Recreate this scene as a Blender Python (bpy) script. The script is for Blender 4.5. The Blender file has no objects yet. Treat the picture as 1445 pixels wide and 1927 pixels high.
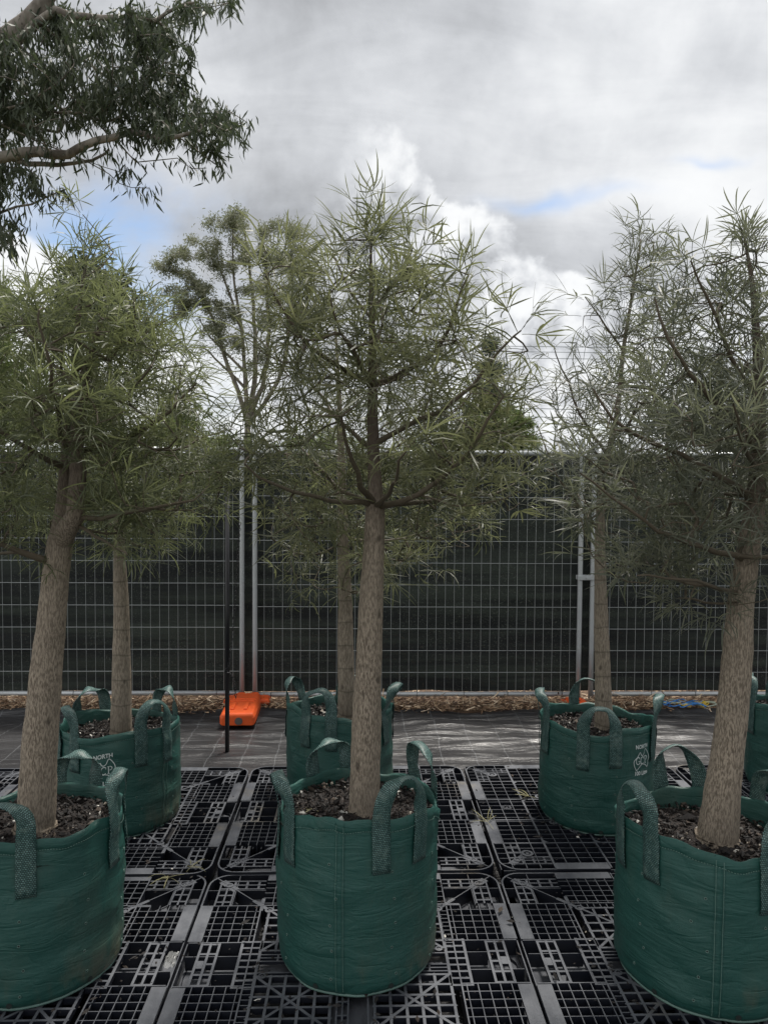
import bpy, math, random
import numpy as np
from mathutils import Vector, Matrix, noise
C = bpy.context.scene.collection
PI = math.pi
rad = math.radians

# ------------------------------------------------------------------ camera
FPX, PW, PH = 1450.0, 1445.0, 1927.0
CAM = Vector((0, 0, 1.69))
RC = (Matrix.Rotation(rad(-1.7), 3, 'Z') @ Matrix.Rotation(rad(87.5), 3, 'X') @ Matrix.Rotation(rad(0.4), 3, 'Z'))
cd = bpy.data.cameras.new('camera'); cam = bpy.data.objects.new('camera', cd); C.objects.link(cam)
cam.matrix_world = Matrix.Translation(CAM) @ RC.to_4x4()
cd.sensor_fit = 'VERTICAL'; cd.sensor_height = 36; cd.lens = FPX / PH * 36
cd.clip_start = 0.05; cd.clip_end = 3000
bpy.context.scene.camera = cam
def ray(px, py): return RC @ Vector(((px - PW/2)/FPX, -(py - PH/2)/FPX, -1))
def at(px, py, Y):
    d = ray(px, py); return CAM + d * (Y / d.y)
def pix(p):
    q = RC.transposed() @ (Vector(p) - CAM)
    return (PW/2 + FPX*q.x/-q.z, PH/2 - FPX*q.y/-q.z) if q.z < 0 else (-9999, -9999)

# ------------------------------------------------------------------ node helpers
class NT:
    def __init__(s, nt): s.nt = nt; s.n = nt.nodes; s.l = nt.links
    def put(s, sock, v):
        if isinstance(v, bpy.types.NodeSocket): s.l.new(v, sock)
        elif isinstance(v, (tuple, list)):
            sock.default_value = tuple(v) + ((1,) if len(v) == 3 and len(sock.default_value) == 4 else ())
        else: sock.default_value = v
    def node(s, typ, ins=None, **kw):
        n = s.n.new(typ)
        for k, v in kw.items(): setattr(n, k, v)
        for k, v in (ins or {}).items(): s.put(n.inputs[k], v)
        return n
    def m(s, op, a, b=0.0, c=None, clamp=False):
        n = s.n.new('ShaderNodeMath'); n.operation = op; n.use_clamp = clamp
        s.put(n.inputs[0], a); s.put(n.inputs[1], b)
        if c is not None: s.put(n.inputs[2], c)
        return n.outputs[0]
    def mix(s, f, a, b, typ='RGBA', blend='MIX'):
        n = s.n.new('ShaderNodeMix'); n.data_type = typ
        if typ == 'RGBA': n.blend_type = blend; i = (0, 6, 7); o = 2
        else: i = (0, 2, 3); o = 0
        for k, v in zip(i, (f, a, b)): s.put(n.inputs[k], v)
        return n.outputs[o]
    def ramp(s, f, a, b, c=0.0, d=1.0, kind='SMOOTHSTEP'):
        n = s.n.new('ShaderNodeMapRange'); n.interpolation_type = kind
        for k, v in zip((0, 1, 2, 3, 4), (f, a, b, c, d)): s.put(n.inputs[k], v)
        return n.outputs[0]
    def noise(s, vec, scale, detail=4, rough=.55, dist=0.0):
        n = s.n.new('ShaderNodeTexNoise')
        if vec is not None: s.l.new(vec, n.inputs['Vector'])
        n.inputs['Scale'].default_value = scale; n.inputs['Detail'].default_value = detail
        n.inputs['Roughness'].default_value = rough; n.inputs['Distortion'].default_value = dist
        return n.outputs[0]
    def mapping(s, vec, scale=(1,1,1), loc=(0,0,0), rot=(0,0,0)):
        n = s.n.new('ShaderNodeMapping'); s.l.new(vec, n.inputs[0])
        n.inputs[1].default_value = loc; n.inputs[2].default_value = rot; n.inputs[3].default_value = scale
        return n.outputs[0]
    def bump(s, h, strength=.5, dist=.01):
        return s.node('ShaderNodeBump', {'Height': h, 'Strength': strength, 'Distance': dist}).outputs[0]

# ------------------------------------------------------------------ sky
SUN_AZ, SUN_EL = rad(33), rad(68)
w = bpy.data.worlds.new('World'); bpy.context.scene.world = w; w.use_nodes = True
t = NT(w.node_tree); t.n.clear()
sky = t.node('ShaderNodeTexSky', sky_type='NISHITA', sun_disc=False, sun_elevation=SUN_EL, sun_rotation=SUN_AZ)
tc = t.node('ShaderNodeTexCoord').outputs['Generated']
sp = t.node('ShaderNodeSeparateXYZ', {0: tc}).outputs
az = t.m('ARCTAN2', sp[0], sp[1]); el = t.m('ARCSINE', sp[2])
ae = t.node('ShaderNodeCombineXYZ', {0: az, 1: el}).outputs[0]
den = t.m('ADD', t.m('MAXIMUM', sp[2], 0.0), 0.30)
plane = t.node('ShaderNodeCombineXYZ', {0: t.m('DIVIDE', sp[0], den), 1: t.m('DIVIDE', sp[1], den)}).outputs[0]
n_big = t.noise(plane, 1.5, 6, .55, .5)
n_med = t.noise(ae, 5.5, 8, .58, .3)
n_fine = t.noise(ae, 13.0, 6, .6, .1)
n_bil = t.noise(ae, 7.0, 6, .54, .0)
wn = t.node('ShaderNodeTexNoise', {'Vector': ae, 'Scale': 4.0, 'Detail': 4.0})
ws = t.node('ShaderNodeSeparateXYZ', {0: wn.outputs[1]}).outputs
azw = t.m('ADD', az, t.m('MULTIPLY', t.m('SUBTRACT', ws[0], .5), .26))
elw = t.m('ADD', el, t.m('MULTIPLY', t.m('SUBTRACT', ws[1], .5), .16))
def azel(px, py):
    d = ray(px, py).normalized(); return math.atan2(d.x, d.y), math.asin(d.z)
def blob(px, py, rx, ry, amp=1.0, wn=True):
    a, e = azel(px, py)
    u = t.m('MULTIPLY', t.m('SUBTRACT', azw if wn else az, a), FPX/rx); v = t.m('MULTIPLY', t.m('SUBTRACT', elw if wn else el, e), FPX/ry)
    r2 = t.m('ADD', t.m('MULTIPLY', u, u), t.m('MULTIPLY', v, v))
    return t.m('MULTIPLY', t.m('EXPONENT', t.m('MULTIPLY', r2, -1.0)), amp)
def total(xs):
    r = xs[0]
    for x in xs[1:]: r = t.m('ADD', r, x)
    return r
# brightness of the cloud deck: the sun stands behind it, up and to the right
br = total([t.m('ADD', .385, t.m('MULTIPLY', t.m('SUBTRACT', n_big, .5), .30)),
            t.m('MULTIPLY', t.m('SUBTRACT', n_med, .5), .34),
            t.m('MULTIPLY', t.m('SUBTRACT', n_fine, .5), .13), t.m('MULTIPLY', t.m('SUBTRACT', t.noise(t.mapping(plane, (1.1, 2.6, 1)), 2.2, 6, .6, .7), .5), .26),
            blob(1500, 120, 480, 420, .22), blob(900, 200, 420, 120, .06), blob(1300, 360, 330, 60, .12),
            blob(640, 260, 170, 60, .03), blob(560, 360, 200, 110, -.08), blob(860, 30, 300, 60, -.05), blob(1350, 130, 100, 70, -.06), blob(520, 60, 260, 120, -.05),
            blob(1100, 740, 260, 100, .12), blob(700, 790, 600, 110, .20), blob(1210, 490, 90, 50, -.14), blob(330, 330, 160, 90, .06)])
# the cumulus bank crossing the view, lit along its upper right edge
a0, e0 = azel(785, 318); a1, e1 = azel(1140, 585)
L = math.hypot(a1-a0, e1-e0); tx, ty = (a1-a0)/L, (e1-e0)/L; nx, ny = -ty, tx
s_ = t.m('ADD', t.m('MULTIPLY', t.m('SUBTRACT', az, a0), nx), t.m('MULTIPLY', t.m('SUBTRACT', el, e0), ny))
al = t.m('ADD', t.m('MULTIPLY', t.m('SUBTRACT', az, a0), tx), t.m('MULTIPLY', t.m('SUBTRACT', el, e0), ty))
s_ = t.m('ADD', s_, t.m('MULTIPLY', t.m('SUBTRACT', n_bil, .5), -.17))
s_ = t.m('ADD', s_, t.m('MULTIPLY', t.m('SUBTRACT', t.noise(ae, 26, 3, .5), .5), -.022))
inside = t.ramp(s_, .010, -.010)
along = t.m('MULTIPLY', t.ramp(al, -.12, .02), t.ramp(al, .50, .30))
edge = t.m('MULTIPLY', t.m('EXPONENT', t.m('MULTIPLY', t.m('MAXIMUM', t.m('MULTIPLY', s_, -1.0), 0.0), -20.0)), inside)
puffs = t.m('MULTIPLY', t.m('SUBTRACT', t.noise(t.mapping(ae, loc=(.012, -.012, 0)), 8.0, 5, .52), t.noise(ae, 8.0, 5, .52)), 1.9)
br = t.m('ADD', br, t.m('MULTIPLY', t.m('MULTIPLY', edge, along), .28))
br = t.m('ADD', br, t.m('MULTIPLY', t.m('MULTIPLY', inside, along), t.m('ADD', -.07, t.m('MULTIPLY', puffs, 1.15))))
br = t.m('ADD', br, t.m('MULTIPLY', t.m('MULTIPLY', t.m('SUBTRACT', 1.0, inside), along), -.03))
# a second small white bank low on the left
a2, e2 = azel(60, 470)
s2 = t.m('ADD', t.m('ADD', t.m('MULTIPLY', t.m('SUBTRACT', az, a2), .55), t.m('SUBTRACT', el, e2)), t.m('MULTIPLY', t.m('SUBTRACT', n_bil, .5), -.12))
in2 = t.m('MULTIPLY', t.ramp(s2, .012, -.012), t.ramp(az, azel(430, 500)[0], azel(250, 500)[0]))
br = t.m('ADD', br, t.m('MULTIPLY', in2, .30))
# gaps of blue
gap = total([blob(190, 440, 150, 55, .6), blob(150, 500, 110, 50, .65), blob(300, 400, 160, 40, .35), blob(640, 330, 80, 30, .0),
             blob(1180, 790, 120, 16, 1.0), blob(470, 790, 60, 60, .5), blob(330, 560, 120, 60, .45), blob(1430, 690, 90, 20, .4)])
gap = t.m('MULTIPLY', gap, t.ramp(n_med, .34, .60))
gap = t.m('ADD', gap, t.m('MULTIPLY', t.ramp(n_big, .66, .80), .7))
gap = t.m('ADD', gap, total([blob(985, 375, 60, 13, .65), blob(1070, 385, 90, 12, .3), blob(1345, 287, 60, 8, .4), blob(200, 460, 110, 40, .35), blob(140, 505, 50, 22, .5), blob(330, 600, 60, 40, .4)]))
gap = t.m('MULTIPLY', t.m('MINIMUM', gap, .92), t.m('SUBTRACT', 1.0, t.m('MULTIPLY', t.m('MULTIPLY', inside, along), .95)))
gap = t.m('MULTIPLY', gap, t.m('SUBTRACT', 1.0, in2))
br = t.m('MAXIMUM', t.m('SMOOTH_MIN', br, .62, .16), .24)
warm = t.ramp(br, .35, .85)
tint = t.mix(warm, (.955, .985, 1.035), (1.0, 1.0, .98))
cl = t.node('ShaderNodeVectorMath', {0: tint, 3: t.m('MULTIPLY', br, 10.0)}, operation='SCALE').outputs[0]
bluesky = t.node('ShaderNodeVectorMath', {0: sky.outputs[0], 1: (1.0, 1.0, 1.0)}, operation='MULTIPLY').outputs[0]
colr = t.mix(gap, cl, bluesky)
bg = t.node('ShaderNodeBackground', {0: colr, 1: .1})
t.l.new(bg.outputs[0], t.node('ShaderNodeOutputWorld').inputs[0])

# ------------------------------------------------------------------ sun and exposure
sd = bpy.data.lights.new('sun', 'SUN'); so = bpy.data.objects.new('sun', sd); C.objects.link(so)
sd.energy = 3.0; sd.angle = rad(14); sd.color = (1, .95, .88)
sdir = Vector((math.sin(SUN_AZ)*math.cos(SUN_EL), math.cos(SUN_AZ)*math.cos(SUN_EL), math.sin(SUN_EL)))
so.rotation_euler = (-sdir).to_track_quat('-Z', 'Y').to_euler()
vs = bpy.context.scene.view_settings
vs.view_transform = 'Standard'; vs.look = 'None'; vs.gamma = 1; vs.use_curve_mapping = False; vs.exposure = .70
cy = bpy.context.scene.cycles
cy.max_bounces = 6; cy.diffuse_bounces = 3; cy.glossy_bounces = 3; cy.transparent_max_bounces = 12

# ------------------------------------------------------------------ materials
def mat(name):
    m = bpy.data.materials.new(name); m.use_nodes = True; t = NT(m.node_tree); t.n.clear()
    out = t.node('ShaderNodeOutputMaterial'); return m, t, out
def obj_co(t): return t.node('ShaderNodeTexCoord').outputs['Object']
def simple(name, col, rough=.5, metal=0, var=.15, bump=0, bscale=40, spec=.5, scale=6):
    m, t, out = mat(name); co = t.node('ShaderNodeNewGeometry').outputs['Position']
    n = t.noise(co, scale, 5)
    c = t.mix(n, tuple(c*(1-var) for c in col), tuple(c*(1+var) for c in col))
    b = t.node('ShaderNodeBsdfPrincipled', {'Base Color': c, 'Roughness': rough, 'Metallic': metal, 'Specular IOR Level': spec})
    if bump: t.l.new(t.bump(t.noise(co, bscale, 4), bump, .004), b.inputs['Normal'])
    t.l.new(b.outputs[0], out.inputs[0]); return m
def leaf_mat(name, c1, c2, rough=.42, trans=.28, spec=.5, thr=None):
    m, t, out = mat(name)
    g = t.node('ShaderNodeNewGeometry'); r = g.outputs['Random Per Island']
    c = t.mix(r, c1, c2)
    c = t.mix(t.ramp(t.noise(g.outputs['Position'], 3.2, 3), .35, .7), c, t.mix(.5, c, c2))
    if thr: c = t.mix(t.ramp(r, .955, .965), c, thr)
    c = t.mix(t.m('MULTIPLY', g.outputs['Backfacing'], .45), c, (c2[0]*1.9, c2[1]*1.7, c2[2]*1.9))
    b = t.node('ShaderNodeBsdfPrincipled', {'Base Color': c, 'Roughness': rough, 'Specular IOR Level': spec})
    tr = t.node('ShaderNodeBsdfTranslucent', {0: t.mix(.5, c, (c2[0]*1.8, c2[1]*2.0, c2[2]*1.3))})
    ms = t.node('ShaderNodeMixShader', {0: trans, 1: b.outputs[0], 2: tr.outputs[0]})
    t.l.new(ms.outputs[0], out.inputs[0]); return m
def bark_mat(name, dark, light, sxy=75, sz=16, bump=.8, rings=0.0):
    m, t, out = mat(name); co = obj_co(t)
    f = t.noise(t.mapping(co, (sxy, sxy, sz)), 1.0, 4, .6, .25)
    big = t.noise(t.mapping(co, (9, 9, 3)), 1.0, 4)
    fis = t.ramp(f, .38, .62)
    c = t.mix(fis, dark, light); c = t.mix(t.m('MULTIPLY', t.ramp(big, .3, .7), .45), c, tuple(x*.62 for x in light))
    kn = t.node('ShaderNodeTexVoronoi', {'Vector': t.mapping(co, (14, 14, 9)), 'Scale': 1.0}).outputs[0]
    c = t.mix(t.m('MULTIPLY', t.ramp(kn, .16, .07), .75), c, tuple(x*.45 for x in dark))
    c = t.mix(t.m('MULTIPLY', t.ramp(t.noise(t.mapping(co, (5, 5, 14)), 1.0, 5, .65, .6), .60, .72), .5), c, tuple(x*.8 for x in dark))
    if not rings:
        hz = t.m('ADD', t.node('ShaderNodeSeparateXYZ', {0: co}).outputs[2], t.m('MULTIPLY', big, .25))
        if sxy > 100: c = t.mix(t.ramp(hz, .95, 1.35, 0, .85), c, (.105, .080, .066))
    if rings:
        z = t.node('ShaderNodeSeparateXYZ', {0: co}).outputs[2]
        zz = t.m('ADD', t.m('MULTIPLY', z, 9.0), t.m('MULTIPLY', big, .35))
        k = t.ramp(t.m('ABSOLUTE', t.m('SUBTRACT', t.m('FRACT', zz), .5)), 0.0, .06, 1.0, 0.0)
        c = t.mix(t.m('MULTIPLY', k, rings), c, tuple(x*.35 for x in dark))
    b = t.node('ShaderNodeBsdfPrincipled', {'Base Color': c, 'Roughness': .85, 'Specular IOR Level': .25,
        'Normal': t.bump(f, bump, .004)})
    t.l.new(b.outputs[0], out.inputs[0]); return m
M = {}
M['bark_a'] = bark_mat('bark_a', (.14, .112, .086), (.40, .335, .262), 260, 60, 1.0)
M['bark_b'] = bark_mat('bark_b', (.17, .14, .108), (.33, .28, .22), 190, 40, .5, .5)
M['twig'] = simple('twig', (.105, .085, .06), .6, 0, .35, .3, 120, .3)
M['leaf_a'] = leaf_mat('leaf_a', (.072, .083, .046), (.142, .150, .086), .45, .40, .45, (.22, .22, .12))
M['leaf_b'] = leaf_mat('leaf_b', (.070, .085, .044), (.135, .150, .080), .45, .40, .45, (.28, .30, .12))
M['leaf_c'] = leaf_mat('leaf_c', (.068, .077, .056), (.128, .137, .100), .45, .36, .45, (.22, .22, .13))
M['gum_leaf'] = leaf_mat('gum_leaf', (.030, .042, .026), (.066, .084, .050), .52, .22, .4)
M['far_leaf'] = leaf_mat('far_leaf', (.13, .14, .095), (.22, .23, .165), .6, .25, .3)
M['lime_leaf'] = leaf_mat('lime_leaf', (.060, .085, .032), (.115, .15, .055), .5, .3, .4)
M['dark_leaf'] = leaf_mat('dark_leaf', (.030, .044, .034), (.058, .076, .056), .55, .15, .3)
M['gum_bark'] = bark_mat('gum_bark', (.12, .10, .085), (.36, .32, .28), 6, 1.6, .3)
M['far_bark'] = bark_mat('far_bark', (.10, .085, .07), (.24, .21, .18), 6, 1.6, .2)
M['dry'] = leaf_mat('dry', (.17, .16, .085), (.26, .25, .14), .6, .2, .3)
M['steel'] = simple('steel', (.50, .52, .53), .42, .45, .14, .12, 60, .5, 9)
M['wire'] = simple('wire', (.38, .40, .40), .5, .5, .12)
M['black'] = simple('black', (.010, .010, .012), .35, 0, .2)
M['orange'] = simple('orange', (.78, .115, .025), .5, 0, .28, .3, 60, .35, 14)
M['plug'] = simple('plug', (.10, .09, .085), .6)
M['blue_rope'] = simple('blue_rope', (.05, .24, .62), .5, 0, .3, .6, 300)
M['yellow_rope'] = simple('yellow_rope', (.72, .50, .06), .5, 0, .3, .6, 300)
M['pale_rope'] = simple('pale_rope', (.45, .52, .42), .5, 0, .3, .6, 300)
M['cable'] = simple('cable', (.10, .13, .14), .6)
M['print'] = simple('print', (.62, .68, .66), .6, 0, .25, 0, 40, .4, 90)
M['hole'] = simple('hole', (.012, .02, .018), .6)
M['wood'] = simple('wood', (.16, .12, .08), .8, 0, .3)
M['ring'] = simple('ring', (.13, .22, .19), .5)

# recycled black plastic of the pallets: dust on it, scuffed strips
def pallet_mat():
    m, t, out = mat('pallet_plastic'); g = t.node('ShaderNodeNewGeometry'); co = g.outputs['Position']
    n = t.noise(co, 7, 6, .6); n2 = t.noise(t.mapping(co, (60, 9, 9)), 1.0, 4, .6); st = t.noise(co, 1.9, 5, .65)
    nz = t.node('ShaderNodeSeparateXYZ', {0: g.outputs['Normal']}).outputs[2]
    d = t.m('MULTIPLY', t.ramp(nz, .6, .95), t.m('ADD', .45, t.m('MULTIPLY', t.ramp(t.m('ADD', n, t.m('MULTIPLY', n2, .3)), .45, .85), .55)))
    dust = t.mix(t.ramp(st, .58, .72), (.150, .158, .175), (.25, .22, .17))
    c = t.mix(t.m('MULTIPLY', d, .75), (.009, .011, .018), dust)
    b = t.node('ShaderNodeBsdfPrincipled', {'Base Color': c, 'Roughness': t.ramp(n, .3, .7, .34, .58), 'Specular IOR Level': .5,
        'Normal': t.bump(t.noise(co, 120, 3), .25, .002)})
    t.l.new(b.outputs[0], out.inputs[0]); return m
M['pallet'] = pallet_mat()
# heavy woven plastic of the grow bags
def bag_mat():
    m, t, out = mat('bag_fabric'); g = t.node('ShaderNodeNewGeometry'); co = obj_co(t)
    n = t.noise(co, 4, 5); n2 = t.noise(t.mapping(co, (5, 5, 38)), 1.0, 5, .6, .4)
    st = t.noise(t.mapping(co, (6, 6, 2.2)), 1.0, 6, .65)
    z = t.node('ShaderNodeSeparateXYZ', {0: co}).outputs[2]
    c = t.mix(n, (.013, .067, .056), (.022, .095, .079))
    c = t.mix(t.m('MULTIPLY', t.ramp(n2, .55, .75), .25), c, (.028, .100, .082))
    dirt = t.m('MULTIPLY', t.ramp(st, .50, .72), t.m('ADD', .16, t.ramp(z, .16, .0, 0, .85)))
    c = t.mix(dirt, c, (.13, .125, .085))
    sp = t.ramp(t.noise(co, 160, 2, .5), .76, .80)
    c = t.mix(t.m('MULTIPLY', sp, .35), c, (.25, .30, .26))
    wv = t.m('MULTIPLY', t.m('SINE', t.m('MULTIPLY', z, 2500.0)), .05)
    rg1 = t.m('ABSOLUTE', t.m('SUBTRACT', t.noise(t.mapping(co, (5, 5, 20)), 1.0, 3, .5, .8), .5)); rg2 = t.m('ABSOLUTE', t.m('SUBTRACT', t.noise(t.mapping(co, (11, 11, 6)), 1.0, 3, .5, .5), .5))
    h = t.m('ADD', t.m('ADD', n2, wv), t.m('MULTIPLY', t.noise(co, 22, 5), .4)); h = t.m('ADD', h, t.m('MULTIPLY', t.ramp(rg1, .0, .09), .28)); h = t.m('ADD', h, t.m('MULTIPLY', t.ramp(rg2, .0, .06), .12))
    b = t.node('ShaderNodeBsdfPrincipled', {'Base Color': c, 'Roughness': .44, 'Specular IOR Level': .45, 'Normal': t.bump(h, .6, .007)})
    t.l.new(b.outputs[0], out.inputs[0]); return m
M['bag'] = bag_mat()
def strap_mat():
    m, t, out = mat('webbing'); uv = t.node('ShaderNodeTexCoord').outputs['UV']
    bk = t.node('ShaderNodeTexBrick', {'Vector': t.mapping(uv, (1, 1, 1), rot=(0, 0, 0)), 'Color1': (.16, .28, .26), 'Color2': (.04, .110, .098), 'Mortar': (.004, .018, .017),
        'Scale': 1.0, 'Mortar Size': .22, 'Brick Width': 1.0, 'Row Height': .8, 'Mortar Smooth': .5})
    bk.offset = .5
    n = t.noise(obj_co(t), 40, 4)
    c = t.mix(t.ramp(n, .5, .75), bk.outputs[0], t.mix(.5, bk.outputs[0], (.16, .22, .19)))
    b = t.node('ShaderNodeBsdfPrincipled', {'Base Color': c, 'Roughness': .5, 'Normal': t.bump(bk.outputs[1], -.7, .002)})
    t.l.new(b.outputs[0], out.inputs[0]); return m
M['strap'] = strap_mat()
def soil_mat():
    m, t, out = mat('potting_mix'); co = t.node('ShaderNodeNewGeometry').outputs['Position']
    v = t.node('ShaderNodeTexVoronoi', {'Vector': co, 'Scale': 150.0}); n = t.noise(co, 40, 5, .65)
    c = t.mix(t.ramp(t.node('ShaderNodeSeparateColor', {0: v.outputs[1]}).outputs[0], .1, .9), (.007, .005, .004), (.024, .016, .012))
    b = t.node('ShaderNodeBsdfPrincipled', {'Base Color': c, 'Roughness': .8, 'Normal': t.bump(t.m('ADD', v.outputs[0], n), 1.0, .008)})
    t.l.new(b.outputs[0], out.inputs[0]); return m
M['soil'] = soil_mat()
def island_mat(name, cols, rough=.7):
    m, t, out = mat(name); r = t.node('ShaderNodeNewGeometry').outputs['Random Per Island']
    n = t.node('ShaderNodeValToRGB'); e = n.color_ramp.elements; n.color_ramp.interpolation = 'CONSTANT'
    while len(e) < len(cols): e.new(.5)
    for i, (p, c) in enumerate(cols): e[i].position = p; e[i].color = c + (1,)
    t.l.new(r, n.inputs[0])
    b = t.node('ShaderNodeBsdfPrincipled', {'Base Color': n.outputs[0], 'Roughness': rough}); t.l.new(b.outputs[0], out.inputs[0]); return m
M['chips'] = island_mat('soil_chips', [(0, (.007, .005, .0045)), (.45, (.014, .010, .008)), (.78, (.030, .021, .016)), (.91, (.08, .06, .045)), (.955, (.34, .30, .25)), (.98, (.62, .60, .55))])
M['straw'] = island_mat('straw', [(0, (.09, .05, .03)), (.2, (.20, .12, .07)), (.42, (.34, .22, .13)), (.66, (.50, .36, .23)), (.86, (.66, .52, .37))])
def mat_mat():
    m, t, out = mat('weed_mat'); co = t.node('ShaderNodeNewGeometry').outputs['Position']
    s = t.node('ShaderNodeSeparateXYZ', {0: co}).outputs
    wob = t.m('MULTIPLY', t.m('SUBTRACT', t.noise(co, 2.5, 3), .5), .05)
    def line(v, step, wd):
        f = t.m('ABSOLUTE', t.m('SUBTRACT', t.m('FRACT', t.m('DIVIDE', t.m('ADD', v, wob), step)), .5))
        return t.ramp(f, wd/step, wd/step*.5)
    ln = t.m('MAXIMUM', line(s[0], .20, .0035), line(s[1], .16, .003))
    n = t.noise(co, 3, 5, .6)
    c = t.mix(n, (.020, .020, .022), (.032, .031, .032)); c = t.mix(t.m('MULTIPLY', t.ramp(t.noise(co, 1.7, 6, .65), .55, .75), .22), c, (.07, .06, .05))
    c = t.mix(t.m('MULTIPLY', ln, .36), c, (.22, .23, .24))
    wr = t.noise(t.mapping(co, (2.2, 11, 1)), 1.0, 6, .6, .6)
    b = t.node('ShaderNodeBsdfPrincipled', {'Base Color': c, 'Roughness': t.ramp(n, .3, .7, .32, .44), 'Specular IOR Level': .65,
        'Normal': t.bump(wr, .7, .03)})
    t.l.new(b.outputs[0], out.inputs[0]); return m
M['mat'] = mat_mat()
def cloth_mat():
    m, t, out = mat('shade_cloth'); co = t.node('ShaderNodeNewGeometry').outputs['Position']
    s = t.node('ShaderNodeSeparateXYZ', {0: co}).outputs
    band = t.noise(t.mapping(co, (.5, 1, 10)), 1.0, 5, .6)
    sp = t.noise(co, 95, 2, .6); fine = t.noise(t.mapping(co, (150, 1, 45)), 1.0, 2)
    big = t.noise(co, 2.2, 5)
    c = t.mix(t.ramp(band, .35, .68), (.019, .021, .022), (.050, .060, .050))
    c = t.mix(t.m('MULTIPLY', t.ramp(sp, .56, .72), t.m('MULTIPLY', t.ramp(big, .35, .6), .6)), c, (.16, .175, .15))
    c = t.mix(t.ramp(fine, .3, .7, 0, .25), c, (.003, .004, .004))
    dif = t.node('ShaderNodeBsdfPrincipled', {'Base Color': c, 'Roughness': .8, 'Specular IOR Level': .2, 'Normal': t.bump(band, .5, .02)})
    trp = t.node('ShaderNodeBsdfTransparent')
    ms = t.node('ShaderNodeMixShader', {0: t.m('MULTIPLY', t.ramp(fine, .58, .70), t.ramp(sp, .40, .60, 0.0, .09)), 1: dif.outputs[0], 2: trp.outputs[0]})
    t.l.new(ms.outputs[0], out.inputs[0]); return m
M['cloth'] = cloth_mat()
def ground_mat(name, a, b_, sc=3):
    m, t, out = mat(name); co = t.node('ShaderNodeNewGeometry').outputs['Position']
    c = t.mix(t.noise(co, sc, 8, .65), a, b_)
    b = t.node('ShaderNodeBsdfPrincipled', {'Base Color': c, 'Roughness': .9, 'Normal': t.bump(t.noise(co, 25, 6, .7), .9, .03)})
    t.l.new(b.outputs[0], out.inputs[0]); return m
M['ground'] = ground_mat('far_ground', (.035, .055, .018), (.10, .10, .045), 1.2)
M['mulch'] = ground_mat('mulch_base', (.06, .036, .022), (.22, .14, .085), 18)
def scrap_mat():
    m, t, out = mat('clear_film')
    b = t.node('ShaderNodeBsdfPrincipled', {'Base Color': (.55, .56, .55), 'Roughness': .22, 'Alpha': .28, 'Specular IOR Level': .8}); t.l.new(b.outputs[0], out.inputs[0]); return m
M['film'] = scrap_mat()

# ------------------------------------------------------------------ mesh helpers
class MB:
    def __init__(s): s.v = []; s.f = []; s.uv = None
    def add(s, vs, fs):
        o = len(s.v); s.v += [tuple(p) for p in vs]; s.f += [tuple(i + o for i in f) for f in fs]
    def box(s, x0, x1, y0, y1, z0, z1, M4=None):
        vs = [(x, y, z) for z in (z0, z1) for y in (y0, y1) for x in (x0, x1)]
        if M4 is not None: vs = [M4 @ Vector(p) for p in vs]
        s.add(vs, [(0,2,3,1), (4,5,7,6), (0,1,5,4), (2,6,7,3), (0,4,6,2), (1,3,7,5)])
    def bar(s, ax, ay, bx, by, wd, z0, z1):
        dx, dy = bx-ax, by-ay; L = math.hypot(dx, dy); px, py = -dy/L*wd/2, dx/L*wd/2
        vs = [(ax+px, ay+py, z0), (ax-px, ay-py, z0), (bx-px, by-py, z0), (bx+px, by+py, z0)]
        vs += [(x, y, z1) for x, y, _ in vs]
        s.add(vs, [(0,3,2,1), (4,5,6,7), (0,1,5,4), (1,2,6,5), (2,3,7,6), (3,0,4,7)])
    def tube(s, pts, rr, k=6, cap=True):
        pts = [Vector(p) for p in pts]; n = len(pts)
        if not hasattr(rr, '__len__'): rr = [rr]*n
        ref = None; rings = []
        for i in range(n):
            d = (pts[min(i+1, n-1)] - pts[max(i-1, 0)])
            if d.length < 1e-9: d = Vector((0, 0, 1))
            d.normalize()
            if ref is None:
                ref = d.orthogonal().normalized()
            ref = (ref - d*ref.dot(d))
            if ref.length < 1e-6: ref = d.orthogonal()
            ref.normalize(); b = d.cross(ref)
            rings.append([pts[i] + (ref*math.cos(2*PI*j/k) + b*math.sin(2*PI*j/k))*rr[i] for j in range(k)])
        vs = [p for r in rings for p in r]
        fs = [(i*k+j, i*k+(j+1) % k, (i+1)*k+(j+1) % k, (i+1)*k+j) for i in range(n-1) for j in range(k)]
        if cap: fs += [tuple(range(k))[::-1], tuple((n-1)*k+j for j in range(k))]
        s.add(vs, fs)
    def mesh(s, name, m, smooth=False):
        me = bpy.data.meshes.new(name); me.from_pydata(s.v, [], s.f); me.materials.append(m)
        if smooth: me.polygons.foreach_set('use_smooth', [True]*len(me.polygons))
        if s.uv:
            ul = me.uv_layers.new(name='UVMap'); li = np.empty(len(me.loops), dtype=np.int32); me.loops.foreach_get('vertex_index', li)
            ul.data.foreach_set('uv', np.array(s.uv, dtype=np.float32)[li].ravel())
        me.update(); return me
    def build(s, name, m, parent=None, smooth=False): return link(name, s.mesh(name, m, smooth), parent)
def link(name, me, parent=None):
    o = bpy.data.objects.new(name, me); C.objects.link(o)
    if parent: o.parent = parent
    return o
def tag(o, label=None, cat=None, group=None, kind=None):
    for k, v in (('label', label), ('category', cat), ('group', group), ('kind', kind)):
        if v: o[k] = v
    return o
def empty(name, loc, label, cat, group=None, rz=0):
    o = bpy.data.objects.new(name, None); C.objects.link(o); o.location = loc; o.rotation_euler.z = rz; o.empty_display_size = .1
    return tag(o, label, cat, group)
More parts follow.
